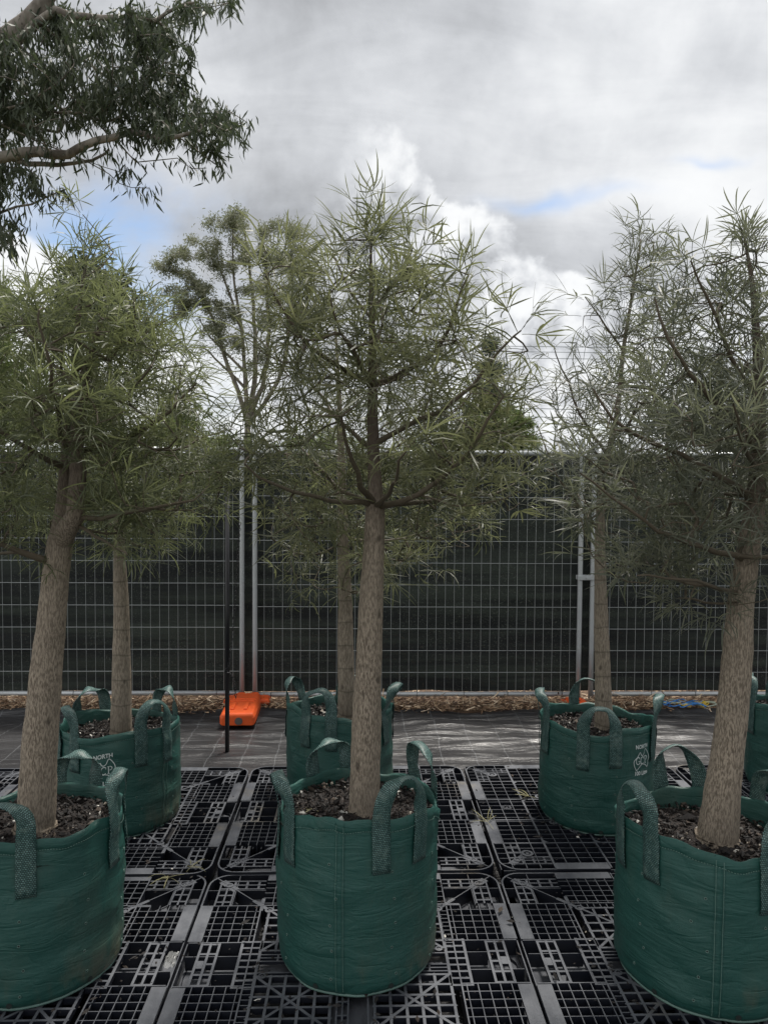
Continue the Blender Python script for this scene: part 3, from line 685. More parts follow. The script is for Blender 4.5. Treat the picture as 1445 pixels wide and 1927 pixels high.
    # handles
    for hd in handles:
        phi, hgt, lean = hd[0], hd[1], hd[2]; tw = hd[3] if len(hd) > 3 else 0
        hs = .066/R; leg = .155; pts = []; wds = []
        tl = lambda z, th: z/rimz(th)
        for sgn, order in ((-1, 1), (1, -1)):
            th = rad(phi)+sgn*hs; col = []
            zr = rimz(th)
            for j in range(9):
                z = zr-leg+leg*j/8; p = f(th, z/zr, -.0062 if j else -.0035); col.append((p, Vector((math.cos(th), math.sin(th), 0))))
            if order == 1: A1 = col
            else: A2 = col[::-1]
        top0, top1 = A1[-1][0], A2[0][0]; mid = (top0+top1)/2; nrm = Vector((math.sin(rad(phi)), -math.cos(rad(phi)), 0)); tg = Vector((math.cos(rad(phi)), math.sin(rad(phi)), 0))
        half = (top1-top0).length/2; archp = []
        for j in range(1, 16):
            u = j/16; psi = PI*u
            c = -math.cos(psi); sq = math.sin(psi)**.75
            p = mid + tg*(c*half*(1.0+.12*math.sin(psi))) + Vector((0, 0, 1))*(hgt*sq) + nrm*(lean*sq**1.3) + tg*(tw*sq)
            kx = noise.noise(Vector((u*2.3, phi, seed)))*math.sin(psi); p = p + nrm*(.022*kx) + tg*(.014*noise.noise(Vector((u*2.9, seed, phi)))*math.sin(psi)) + Vector((0, 0, .010*noise.noise(Vector((u*4, 5+phi, seed)))*sq))
            wd = tg*math.cos(psi) + nrm*math.sin(psi) + Vector((0, 0, .9*noise.noise(Vector((u*3, seed, phi+9)))*math.sin(psi)))
            archp.append((p, wd))
        allp = A1 + archp + [(p, -w_) for p, w_ in A2]
        n = len(allp); m = MB(); vs = []; uvs = []; Ld = 0; hw = .0275
        for i, (p, wd) in enumerate(allp):
            d = (allp[min(i+1, n-1)][0]-allp[max(i-1, 0)][0]).normalized(); wd = (wd-d*wd.dot(d)).normalized(); nn = d.cross(wd); th_ = .0012
            if i: Ld += (p-allp[i-1][0]).length
            inarch = 9 <= i < n-9; wf = hw*(1-.22*math.sin(PI*(i-9)/(n-18)) if inarch else 1)
            cup = .006*math.sin(PI*(i-9)/(n-18)) if inarch else 0
            row = [(-1, 1), (-.5, 1), (0, 1), (.5, 1), (1, 1), (1, -1), (.5, -1), (0, -1), (-.5, -1), (-1, -1)]
            for a, b in row:
                vs.append(p+wd*(wf*a)+nn*(b*th_-cup*(1-a*a))); uvs.append(((a+1)/2*8, Ld/.0068))
        k = 10; fs = [(i*k+j, i*k+(j+1) % k, (i+1)*k+(j+1) % k, (i+1)*k+j) for i in range(n-1) for j in range(k)] + [tuple(range(k))[::-1], tuple((n-1)*k+j for j in range(k))]
        m.add(vs, fs); m.uv = uvs; m.build('handle', M['strap'], root, True)
    if prt is not None:
        th0, zc = prt; m = MB()
        vs = []
        for px_, py_, _ in PR.v:
            th = rad(th0)+px_/R; z = rimz(th)-zc+py_; vs.append(f(th, z/rimz(th), -.0026))
        m.add(vs, PR.f); o = m.build('printed_emblem', M['print'], wall); o['kind'] = 'stuff'
    # potting mix, stands in the bag
    sm = MB(); sz = H-.085; nr, ns = 22, 72; vs = [(0, 0, sz+.012)]; fs = []
    for j in range(1, nr+1):
        for i in range(ns):
            a = 2*PI*i/ns; r_ = (R*1.0-.004)*j/nr; px_, py_ = r_*math.sin(a), -r_*math.cos(a)
            vs.append((px_, py_, sz + .012*(1-j/nr) + .010*noise.noise(Vector((px_*14+seed, py_*14, 0))) + .005*noise.noise(Vector((px_*50, py_*50, seed)))))
    fs += [(0, 1+i, 1+(i+1) % ns) for i in range(ns)] + [(1+(j-1)*ns+i, 1+j*ns+i, 1+j*ns+(i+1) % ns, 1+(j-1)*ns+(i+1) % ns) for j in range(1, nr) for i in range(ns)]
    sm.add(vs, fs); so_ = sm.build('potting_mix', M['soil'], None, True); so_.location = (x, y, z0)
    tag(so_, 'dark bark potting mix filling the ' + label.split(' grow bag')[0] + ' grow bag', 'potting mix', kind='stuff')
    cm_ = MB()
    for k in range(1700):
        a = rg.uniform(0, 2*PI); r_ = (R-.012)*math.sqrt(rg.random()); s_ = abs(rg.gauss(0, .0042))+.0016
        c = Vector((r_*math.sin(a), -r_*math.cos(a), sz+.008+rg.random()*.010))
        ax = [Vector((rg.gauss(0, 1), rg.gauss(0, 1), rg.gauss(0, .5))).normalized() for _ in range(2)]; ax2 = ax[0].cross(ax[1]).normalized()
        u_, v_, w_ = ax[0]*s_*rg.uniform(.7, 2.2), ax2*s_, ax[0].cross(ax2)*s_*.5
        cm_.add([c+u_, c-u_, c+v_, c-v_, c+w_, c-w_], [(0, 2, 4), (2, 1, 4), (1, 3, 4), (3, 0, 4), (2, 0, 5), (1, 2, 5), (3, 1, 5), (0, 3, 5)])
    co_ = cm_.build('bark_chips', M['chips'], so_); co_['kind'] = 'stuff'
    return root, f
BAGS = dict(
 front_centre=(-.005, 2.465, .257, .535, 'green grow bag standing alone in the middle of the front row, tallest handles',
     [(30, .115, .010), (-66, .120, .020, .0), (118, .125, .0, .03), (203, .105, .02)], 3, -11, None, [(180, 60, -.020), (-80, 14, -.03), (88, 12, -.035)]),
 front_left=(-1.02, 2.42, .258, .505, 'green grow bag at the left edge of the photo in the front row',
     [(2, .095, -.02), (92, .115, .0), (172, .10, .01), (262, .10, .0)], 11, None, None, [(70, 20, .012), (180, 60, -.01)]),
 front_right=(1.088, 2.34, .268, .490, 'green grow bag at the right edge in the front row, stained at its base',
     [(-72, .120, .0, .0), (26, .10, .0), (174, .135, .02, .02), (108, .11, .01)], 17, -17, None, [(-75, 25, .030), (170, 50, .01)]),
 back_left=(-1.08, 3.47, .258, .455, 'printed green grow bag in the back row behind the left tree',
     [(50, .115, .0), (-42, .11, .0), (227, .10, .01), (142, .120, .0)], 23, 62, (1.5, .140), [(180, 60, -.01)]),
 back_centre=(-.10, 3.74, .252, .440, 'plain green grow bag in the back row behind the centre trunk',
     [(-22, .12, .0), (76, .12, .035), (-115, .12, .03), (165, .10, .0)], 29, None, None, [(180, 60, .0), (-60, 18, .03)]),
 back_right=(1.085, 3.47, .252, .470, 'printed green grow bag in the back row left of the right trunk',
     [(-14, .105, .0), (-88, .115, .01), (66, .115, .015), (172, .12, .0)], 31, None, (31.0, .140), [(-14, 22, -.02), (-90, 30, .015)]),
 far_right=(2.225, 3.78, .255, .440, 'green grow bag cut off by the right edge in the back row',
     [(-100, .13, .0), (-10, .11, .0), (80, .11, .0), (170, .11, .0)], 37, None, None, []))
BF = {}
for k, (x, y, R, H, lab, hs, sd_, sm_, pr_, dp) in BAGS.items(): BF[k] = grow_bag(x, y, R, H, lab, hs, sd_, sm_, pr_, dp)

# ------------------------------------------------------------------ narrow leaved trees
def palm_leaf(rg, n, L, wd, pet, droop, spread):
    m = MB(); m.tube([(0, 0, 0), (0, pet*.5, .002), (0, pet, 0)], .0011, 3, False)
    for i in range(n):
        u = (i/(n-1)-.5)*2 if n > 1 else 0
        a = u*rad(spread)+rg.gauss(0, .08); l = L*(1-.32*abs(u)**1.5)*rg.uniform(.85, 1.1); up = rg.gauss(.12, .22); cv = droop*rg.uniform(.3, 1.9) + (.9 if rg.random() < .12 else 0)
        side = rg.gauss(0, .30); K = 5; vs = []; p = Vector((0, pet, 0)); ww = wd*rg.uniform(.8, 1.2); roll = rg.gauss(0, .5)
        for k in range(K):
            v = k/(K-1); aa = a+side*v; el_ = up-cv*v; d = Vector((math.sin(aa)*math.cos(el_), math.cos(aa)*math.cos(el_), math.sin(el_)))
            q = Vector((math.cos(aa), -math.sin(aa), math.sin(roll))).normalized(); h = ww*(.30, .85, 1.0, .72, .05)[k]*.5
            vs += [p-q*h, p+q*h]; p = p+d*(l/(K-1))
        m.add(vs, [(2*k, 2*k+1, 2*k+3, 2*k+2) for k in range(K-1)])
    return m
rgl = random.Random(77); LV = []
for i in range(14):
    erect = i % 3 == 0
    LV.append(palm_leaf(rgl, rgl.choice((4, 5, 6, 6, 7, 8)), rgl.uniform(.085, .135), rgl.uniform(.0034, .0058), rgl.uniform(.030, .065), .35 if erect else rgl.uniform(.4, 1.3), rgl.uniform(40, 62) if erect else rgl.uniform(65, 115)))
LVN = [(np.array(m.v), m.f) for m in LV]
LM = {k: [m.mesh('leaf', M[k]) for m in LV] for k in ('leaf_a', 'leaf_b', 'leaf_c', 'dry')}
def frame(d, up, roll=0.0):
    d = d.normalized(); x = d.cross(up)
    if x.length < 1e-4: x = d.orthogonal()
    x.normalize(); z = x.cross(d); m = Matrix((x, d, z)).transposed()
    return m @ Matrix.Rotation(roll, 3, 'Y')
def scatter(leaves, variants, meshes, mname, root, part='leaf', rest='foliage', nmax=300):
    """leaves: list of (pos, 3x3 matrix, scale, variant); the ones that show largest become parts"""
    base = root.location
    def key(l):
        x, y = pix(l[0]); d = (l[0]-CAM).length
        return d + (0 if -30 < x < PW+30 and -30 < y < PH+30 else 100)
    leaves = sorted(leaves, key=key)
    for p, m3, s, v in leaves[:nmax]:
        o = link(part, meshes[v], root); o.matrix_local = Matrix.Translation(p-base) @ m3.to_4x4() @ Matrix.Scale(s, 4)
    V = []; Fc = []; off = 0
    for p, m3, s, v in leaves[nmax:]:
        a, fs = variants[v]; mm = np.array(m3)*s; V.append(a @ mm.T + np.array(p-base)); Fc += [tuple(i+off for i in f_) for f_ in fs]; off += len(a)
    if V:
        me = bpy.data.meshes.new(rest); me.from_pydata(np.concatenate(V).tolist(), [], Fc); me.materials.append(M[mname]); o = link(rest, me, root); o['kind'] = 'stuff'
def catm(pts, step):
    P = smooth_path(pts, 8); out = [P[0]]; acc = 0
    for a, b in zip(P, P[1:]):
        acc += (b-a).length
        if acc >= step: out.append(b); acc = 0
    if (out[-1]-P[-1]).length > step*.3: out.append(P[-1])
    return out
def envelope(prof, y, rng, n, depth=.85, bias=.55, seglim=None):
    """random points in a solid of revolution-like crown; prof: rows of (py, left px, right px)"""
    rows = [(at(0, py, y).z, at(xl, py, y).x, at(xr, py, y).x) for py, xl, xr in prof]
    rows.sort(); zs = [r[0] for r in rows]; wts = []
    for a, b in zip(rows, rows[1:]): wts.append((b[0]-a[0])*((a[2]-a[1])+(b[2]-b[1]))**1.35)
    out = []
    while len(out) < n:
        i = rng.choices(range(len(wts)), wts)[0]; u = rng.random(); a, b = rows[i], rows[i+1]
        z = a[0]+(b[0]-a[0])*u; xl = a[1]+(b[1]-a[1])*u; xr = a[2]+(b[2]-a[2])*u
        c, h = (xl+xr)/2, (xr-xl)/2; th = rng.uniform(0, 2*PI); r = rng.random()**bias
        out.append(Vector((c+h*r*math.cos(th), y+min(h, .62)*depth*r*math.sin(th), z)))
    return out
def grow_tree(name, label, cat, group, base, trunk, limbs, targets, mats, leafset, nleaf, seed, tip_r=.0016, pw=.46, minz=None, step=.055, sag=.10, lsc=(.8, 1.25), droop=False, extra_trunks=(), leaf_up=.45, per_tip=None, part='leaf', variants=None, meshes=None, nmax=300, spread=.06, k_trunk=20):
    rng = random.Random(seed); root = empty(name, base, label, cat, group)
    base = Vector(base)
    P = []; par = []; lid = []; isT = []
    tr = smooth_path([p for p, r in trunk], 14); n = len(trunk); rr = []
    for i in range(len(tr)):
        u = i/14; a = min(int(u), n-2); rr.append(trunk[a][1]+(trunk[a+1][1]-trunk[a][1])*min(1, u-a))
    for i, p in enumerate(tr): P.append(p); par.append(i-1); lid.append(-1); isT.append(True)
    lead = len(P); minz = minz if minz is not None else trunk[len(trunk)//2][0].z
    chains = []; nl = 0; start_r = {}
    for pts, r0 in limbs:
        pts = [Vector(p) for p in pts]; j = min(range(lead if not extra_trunks else len(P)), key=lambda i: (P[i]-pts[0]).length)
        idx = [j]
        for q in catm([P[j]]+pts[1:], step)[1:]:
            q = q + Vector((rng.gauss(0, 1), rng.gauss(0, 1), rng.gauss(0, 1)))*step*.06
            P.append(q); par.append(idx[-1]); lid.append(nl); isT.append(False); idx.append(len(P)-1)
        start_r[nl] = r0; chains.append((idx, nl)); nl += 1
    arr = np.zeros((60000, 3)); 
    for i, p in enumerate(P): arr[i] = p
    ok = np.zeros(60000, bool)
    for i, p in enumerate(P): ok[i] = p.z > minz
    init = arr[:len(P)][ok[:len(P)]]
    targets = sorted(targets, key=lambda q: float(np.min(np.linalg.norm(init-np.array(q), axis=1))))
    tips = []
    for q in targets:
        nP = len(P); d = arr[:nP]-np.array(q); dist = np.linalg.norm(d, axis=1); cost = dist + np.maximum(0, arr[:nP, 2]-q.z)*.55 + np.where(ok[:nP], 0, 99) + np.where(np.array(isT), .05, 0)
        j = int(np.argmin(cost)); a = P[j]; L = (q-a).length
        if L < step*.8: continue
        pd = (P[j]-P[par[j]]).normalized() if par[j] >= 0 else Vector((0, 0, 1))
        mid = a.lerp(q, .45) + pd*L*.16 - Vector((0, 0, 1))*L*sag*rng.uniform(.2, 1.3) + Vector((rng.gauss(0, 1), rng.gauss(0, 1), 0))*L*.05
        k = max(2, int(L/step)); li = lid[j]
        if li < 0: li = nl; nl += 1; start_r[li] = None
        idx = [j]
        for i in range(1, k+1):
            u = i/k; p = a*(1-u)**2 + mid*2*u*(1-u) + q*u*u
            P.append(p); par.append(idx[-1]); lid.append(li); isT.append(False); idx.append(len(P)-1); arr[len(P)-1] = p; ok[len(P)-1] = True
        chains.append((idx, li)); tips.append(len(P)-1)
    for idx, li in chains[:len(limbs)]: tips.append(idx[-1])
    if not droop: tips += [lead-1, lead-1, lead-4]
    cnt = [0]*len(P)
    for tp in tips:
        i = tp
        while i >= 0: cnt[i] += 1; i = par[i]
    rad_ = [tip_r*max(1, c)**pw for c in cnt]
    for idx, li in chains[:len(limbs)]:
        n_ = len(idx)
        for k, i in enumerate(idx[1:]): rad_[i] = max(rad_[i]*.8, start_r[li]*(1-k/n_)**.8, tip_r)
    for i in range(lead): rad_[i] = rr[i]
    # meshes: trunk, limbs
    m = MB(); pts = [P[i]-base for i in range(lead)]
    fl = []
    m.tube(pts, rr, k_trunk); k_ = k_trunk
    for i in range(lead):
        c_ = pts[i]; h_ = c_.z
        for j in range(k_):
            v = Vector(m.v[i*k_+j]); d_ = v-c_; a_ = 2*PI*j/k_
            f_ = 1 + .10*noise.noise(Vector((math.cos(a_)*1.3+seed, math.sin(a_)*1.3, h_*5))) + .05*noise.noise(Vector((math.cos(a_)*3, math.sin(a_)*3+seed, h_*22))) + .16*math.exp(-h_/.05)*noise.noise(Vector((math.cos(a_)*1.6, math.sin(a_)*1.6, seed*1.7)))
            m.v[i*k_+j] = tuple(c_+d_*f_)
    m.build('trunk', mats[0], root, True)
    for et in extra_trunks:
        pass
    bm_ = {}
    for idx, li in chains:
        if len(idx) < 2: continue
        m = bm_.setdefault(li, MB()); r_ = [rad_[i] for i in idx]; r_[0] = min(rad_[idx[0]], r_[1]*1.25)
        big = max(r_) > .006; m.tube([P[i]-base for i in idx], r_, 8 if big else 4, False)
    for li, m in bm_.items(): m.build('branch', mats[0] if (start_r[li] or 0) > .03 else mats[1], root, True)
    # leaves
    leaves = []; nv = len(variants); up = Vector((0, 0, 1))
    per = nleaf/max(1, len(tips))
    for tp in tips:
        chain = [tp]; i = tp
        while par[i] >= 0 and len(chain) < 7 and (not isT[i] or isT[tp]): i = par[i]; chain.append(i)
        d0 = (P[tp]-P[chain[min(2, len(chain)-1)]]); d0 = d0.normalized() if d0.length > 1e-5 else Vector((0, 0, 1))
        k = int(per*rng.uniform(.5, 1.5)+rng.random())
        for q in range(k):
            u = rng.random()**1.5*(len(chain)-1); a = int(u); b = min(a+1, len(chain)-1)
            if rng.random() < .35: u = 0; a = 0; b = 0
            p = P[chain[a]].lerp(P[chain[b]], u-a)
            rv = Vector((rng.gauss(0, 1), rng.gauss(0, 1), rng.gauss(0, 1))).normalized()
            if droop:
                d = (Vector((rng.gauss(0, .45), rng.gauss(0, .45), -1+rng.gauss(0, .35)))).normalized(); p = p + rv*spread*rng.random()
            else:
                d = (d0*.75 + rv*.85 + up*leaf_up*rng.uniform(.2, 1.2)).normalized(); p = p + rv*.012
            leaves.append((p, frame(d, up if abs(d.z) < .95 else rv, rng.gauss(0, .6) if not droop else rng.uniform(-PI, PI)), rng.uniform(*lsc), rng.randrange(nv)))
    scatter(leaves, variants, meshes, leafset, root, part=part, nmax=nmax)
    return root, P
def bottle_tree(label, base, y, trunk_px, limbs_px, prof, ntar, nleaf, lset, bark, seed, clear=None, **kw):
    trunk = [(base, trunk_px[0][2])] ; tz = []
    for px_, py_, r_ in trunk_px[1:]: trunk.append((at(px_, py_, y), r_))
    b0 = trunk[0][0]; b1 = b0 + (trunk[1][0]-b0)*.10
    trunk = [(b0-Vector((0, 0, .02)), trunk_px[0][2]*1.28), (b0+(trunk[1][0]-b0)*.05, trunk_px[0][2]*1.06), (b0+(trunk[1][0]-b0)*.16, trunk_px[0][2]*.98)] + trunk[1:]
    limbs = [([at(a[0], a[1], y+a[2]) for a in pts], r0) for pts, r0 in limbs_px]
    rng = random.Random(seed+1); tg = envelope(prof, y, rng, ntar*2)
    if clear:
        cx, hw, py0 = clear; tg = [q for q in tg if not (abs(pix(q)[0]-cx) < hw and pix(q)[1] > py0 and q.y < y+.05)]
    tg = tg[:ntar]
    return grow_tree('bottle_tree', label, 'tree', 'narrow-leaved bottle trees in grow bags', tuple(base), trunk, limbs, tg, (M[bark], M['twig']), lset, nleaf, seed, variants=LVN, meshes=LM[lset], **kw)
def bagbase(k, px_, dz=.085):
    x, y, R, H = BAGS[k][:4]; q = at(px_, 1500, y); return Vector((q.x, y, .15+H-dz))
bottle_tree('single straight-trunked bottle tree in the middle of the front row with branches in tiers', bagbase('front_centre', 686), 2.465,
    [(686, 1535, .050), (690, 1350, .0455), (696, 1180, .0405), (703, 1040, .034), (706, 955, .031), (706, 930, .024), (702, 820, .019), (701, 700, .0145), (700, 600, .010), (698, 520, .006), (698, 455, .003)],
    [([(706, 952, 0), (640, 944, -.1), (570, 935, -.18), (500, 905, -.25), (455, 870, -.3)], .0085),
     ([(706, 950, 0), (650, 925, .1), (600, 880, .22), (560, 835, .35)], .008),
     ([(706, 952, 0), (760, 943, -.1), (820, 910, -.16), (880, 855, -.2), (915, 800, -.25), (950, 740, -.28)], .0105),
     ([(706, 952, 0), (790, 944, .05), (870, 938, .12), (940, 925, .2), (990, 890, .25)], .009),
     ([(706, 950, 0), (680, 915, -.12), (655, 850, -.22), (640, 780, -.3)], .010),
     ([(706, 952, 0), (730, 935, -.2), (745, 900, -.42), (760, 850, -.55)], .008),
     ([(703, 835, 0), (760, 805, -.05), (830, 772, -.1), (890, 725, -.1), (940, 660, -.12), (980, 620, -.12)], .009),
     ([(703, 845, 0), (650, 800, .1), (600, 740, .2), (550, 680, .25)], .008),
     ([(701, 728, 0), (650, 698, -.05), (590, 660, -.1), (540, 600, -.14), (500, 520, -.18)], .0085),
     ([(701, 725, 0), (750, 705, -.04), (810, 670, -.1), (850, 600, -.12), (880, 520, -.14)], .009),
     ([(701, 728, 0), (680, 690, -.15), (640, 620, -.25), (610, 540, -.28)], .007),
     ([(700, 580, 0), (740, 540, .05), (790, 480, .08)], .005), ([(700, 600, 0), (660, 550, .05), (620, 470, .08)], .005)],
    [(372, 685, 722), (400, 665, 735), (435, 630, 750), (475, 590, 790), (500, 490, 890), (560, 465, 900), (620, 460, 925), (650, 455, 990), (720, 440, 1000), (800, 435, 1005), (880, 440, 1000), (940, 455, 990), (990, 490, 920), (1035, 530, 850)],
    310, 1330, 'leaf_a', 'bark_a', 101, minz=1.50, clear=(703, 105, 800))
bottle_tree('leaning bottle tree with a forked trunk at the left edge of the front row', bagbase('front_left', 66), 2.42,
    [(66, 1535, .058), (78, 1380, .052), (92, 1220, .045), (105, 1090, .040), (115, 1020, .037), (122, 950, .026), (124, 880, .018), (130, 800, .014), (140, 700, .010), (150, 580, .0065), (165, 480, .003)],
    [([(112, 1020, 0), (132, 985, -.04), (147, 950, -.06), (147, 880, -.06), (148, 800, -.05), (165, 700, -.05), (190, 600, -.05)], .031),
     ([(108, 1062, 0), (70, 1050, -.04), (20, 1030, -.08), (-40, 1000, -.12)], .011),
     ([(147, 976, -.06), (180, 975, -.1), (240, 970, -.15), (310, 955, -.2), (380, 930, -.25)], .0085),
     ([(147, 985, 0), (175, 1005, -.1), (215, 1032, -.2), (240, 1045, -.25)], .006),
     ([(124, 880, 0), (60, 850, -.1), (-10, 800, -.2), (-70, 740, -.2)], .009),
     ([(147, 860, 0), (220, 830, -.05), (300, 790, -.1), (370, 720, -.15)], .009),
     ([(124, 850, 0), (110, 780, -.2), (90, 680, -.35), (70, 580, -.4)], .008),
     ([(140, 700, 0), (200, 650, .1), (260, 590, .15)], .006), ([(140, 720, 0), (80, 660, .1), (40, 560, .15)], .006)],
    [(385, 160, 200), (430, 130, 215), (480, 125, 220), (525, 110, 225), (560, 20, 300), (620, -60, 380), (700, -120, 415), (780, -150, 440), (860, -150, 450), (920, -140, 440), (970, -110, 400), (1010, -90, 330), (1045, -80, 60)],
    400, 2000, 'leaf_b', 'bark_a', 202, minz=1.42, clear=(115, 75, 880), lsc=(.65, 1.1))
bottle_tree('thick leaning bottle tree at the right edge of the front row with grey-green leaves', bagbase('front_right', 1348), 2.34,
    [(1348, 1575, .060), (1366, 1430, .050), (1384, 1270, .044), (1392, 1150, .040), (1405, 1050, .034), (1418, 960, .030), (1426, 860, .023), (1428, 760, .018), (1424, 660, .013), (1415, 540, .008), (1400, 445, .003)],
    [([(1418, 950, 0), (1370, 905, -.08), (1300, 865, -.16), (1230, 835, -.2), (1160, 790, -.25), (1110, 730, -.28)], .011),
     ([(1405, 1060, 0), (1330, 1030, -.1), (1260, 1010, -.2), (1180, 960, -.25), (1090, 890, -.3)], .009),
     ([(1395, 1120, 0), (1340, 1105, -.1), (1270, 1090, -.2), (1200, 1080, -.25)], .007),
     ([(1426, 850, 0), (1370, 780, -.1), (1310, 720, -.15), (1260, 650, -.2), (1230, 560, -.2)], .010),
     ([(1427, 760, 0), (1380, 680, -.05), (1340, 590, -.1), (1300, 490, -.15)], .008),
     ([(1418, 950, 0), (1480, 900, -.1), (1550, 850, -.15), (1620, 780, -.2)], .010),
     ([(1424, 660, 0), (1470, 590, 0), (1500, 500, 0)], .007), ([(1420, 900, 0), (1400, 840, -.3), (1380, 760, -.45)], .008),
     ([(1390, 1130, 0), (1380, 1140, -.12), (1372, 1165, -.16)], .003)],
    [(378, 1370, 1430), (420, 1330, 1470), (480, 1290, 1500), (540, 1240, 1540), (620, 1200, 1580), (700, 1140, 1620), (780, 1080, 1650), (860, 1050, 1660), (940, 1060, 1660), (1020, 1100, 1640), (1070, 1130, 1600), (1110, 1160, 1480), (1135, 1200, 1380)],
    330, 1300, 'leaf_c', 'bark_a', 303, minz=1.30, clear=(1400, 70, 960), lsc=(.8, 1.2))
bottle_tree('slender ringed bottle tree in the back left printed bag', bagbase('back_left', 230), 3.47,
    [(230, 1350, .049), (229, 1230, .040), (228, 1120, .031), (225, 1030, .026), (222, 930, .019), (215, 800, .013), (205, 650, .007), (200, 520, .003)],
    [([(224, 990, 0), (280, 960, 0), (350, 920, .05), (410, 880, .1)], .008), ([(224, 980, 0), (160, 940, 0), (90, 890, 0)], .008), ([(222, 900, 0), (280, 820, .1), (340, 720, .1)], .007), ([(220, 860, 0), (150, 780, .1), (100, 680, .1)], .007)],
    [(530, 170, 230), (600, 120, 300), (680, 80, 370), (760, 50, 420), (850, 40, 430), (940, 50, 420), (1010, 90, 360), (1040, 130, 320)],
    170, 640, 'leaf_b', 'bark_b', 404, minz=1.45, k_trunk=18)
bottle_tree('slim bottle tree in the back row half hidden behind the centre trunk', bagbase('back_centre', 652), 3.74,
    [(652, 1345, .046), (651, 1230, .039), (649, 1120, .033), (645, 1000, .026), (643, 900, .021), (640, 800, .015), (636, 700, .009), (630, 600, .004)],
    [([(646, 1020, 0), (600, 1045, -.05), (550, 1040, -.1), (510, 1010, -.15)], .006), ([(645, 1010, 0), (720, 1020, 0), (800, 1000, .05), (880, 960, .1)], .007), ([(643, 930, 0), (580, 880, 0), (500, 830, 0), (460, 760, 0)], .008), ([(643, 900, 0), (730, 850, 0), (820, 790, 0)], .008)],
    [(610, 600, 660), (680, 530, 740), (760, 480, 820), (840, 460, 880), (920, 450, 930), (1000, 480, 940), (1060, 510, 840), (1120, 560, 720)],
    190, 640, 'leaf_a', 'bark_b', 505, minz=1.15, k_trunk=18)
bottle_tree('slim airy bottle tree in the back right printed bag beside the clamped posts', bagbase('back_right', 1134), 3.47,
    [(1134, 1360, .041), (1133, 1250, .035), (1130, 1130, .029), (1128, 1000, .022), (1135, 900, .016), (1160, 780, .012), (1172, 660, .009), (1190, 550, .006), (1205, 450, .003)],
    [([(1130, 1000, 0), (1080, 940, 0), (1040, 880, 0), (1010, 800, .05)], .007), ([(1145, 860, 0), (1090, 780, 0), (1060, 700, 0), (1040, 650, 0)], .007), ([(1150, 830, 0), (1210, 760, 0), (1260, 680, 0), (1290, 600, 0)], .007), ([(1172, 660, 0), (1130, 600, 0), (1100, 560, 0)], .005), ([(1135, 900, 0), (1200, 880, 0), (1280, 840, 0)], .006)],
    [(425, 1175, 1260), (470, 1150, 1280), (540, 1110, 1300), (600, 1080, 1310), (660, 1040, 1320), (740, 1020, 1330), (820, 1010, 1330), (900, 1010, 1300), (970, 1020, 1240), (1010, 1060, 1200)],
    200, 640, 'leaf_c', 'bark_b', 606, minz=1.45, k_trunk=18)
bottle_tree('bottle tree past the right edge whose leaves reach into the photo', bagbase('far_right', 1520), 3.78,
    [(1520, 1345, .045), (1522, 1180, .036), (1525, 1000, .025), (1528, 850, .015), (1530, 700, .008), (1530, 560, .003)],
    [([(1525, 1000, 0), (1460, 940, 0), (1410, 870, 0)], .007), ([(1525, 980, 0), (1600, 920, 0), (1660, 850, 0)], .007)],
    [(560, 1500, 1560), (650, 1440, 1610), (760, 1390, 1660), (880, 1370, 1680), (980, 1390, 1660), (1040, 1430, 1620)],
    110, 480, 'leaf_c', 'bark_b', 707, minz=1.4, k_trunk=14, nmax=120)

# ------------------------------------------------------------------ trees beyond the fence
def gum_leaf(rg, L, wd):
    m = MB(); vs = []; p = Vector((0, 0, 0)); a = rg.gauss(0, .15); cv = rg.gauss(0, .5)
    for k in range(4):
        v = k/3; aa = a+cv*v; q = Vector((math.cos(aa), -math.sin(aa), rg.gauss(0, .2)))*wd*(.15, 1, .75, .05)[k]*.5; vs += [p-q, p+q]; p = p+Vector((math.sin(aa), math.cos(aa), rg.gauss(0, .1)))*L/3
    m.add(vs, [(0, 1, 3, 2), (2, 3, 5, 4), (4, 5, 7, 6)]); return m
def spray(rg, n, L, wd, rad0):
    m = MB()
    for i in range(n):
        lf = gum_leaf(rg, L*rg.uniform(.7, 1.2), wd); d = Vector((rg.gauss(0, 1), rg.gauss(0, 1), rg.gauss(0, .8))).normalized()
        f3 = frame(d, Vector((0, 0, 1)) if abs(d.z) < .9 else Vector((1, 0, 0)), rg.uniform(-PI, PI)); o = Vector((rg.gauss(0, 1), rg.gauss(0, 1), rg.gauss(0, .7)))*rad0*.55
        m.add([f3 @ Vector(v)+o for v in lf.v], lf.f)
    return m
rgg = random.Random(9); GL = [gum_leaf(rgg, .13, .021) for _ in range(8)]; GLN = [(np.array(m.v), m.f) for m in GL]; GLM = [m.mesh('leaf', M['gum_leaf']) for m in GL]
def blob_targets(blobs, Y, rng, dens, dy):
    out = []
    for cx, cy_, rx, ry in blobs:
        n = max(3, int(rx*ry*dens))
        for _ in range(n):
            while True:
                a, b, c = rng.uniform(-1, 1), rng.uniform(-1, 1), rng.uniform(-1, 1)
                if a*a+b*b+c*c < 1: break
            out.append(at(cx+a*rx, cy_+b*ry, Y+c*dy))
    return out
Y = 8.6; rng = random.Random(4)
G = lambda *p: [at(a, b, Y+c) for a, b, c in p]
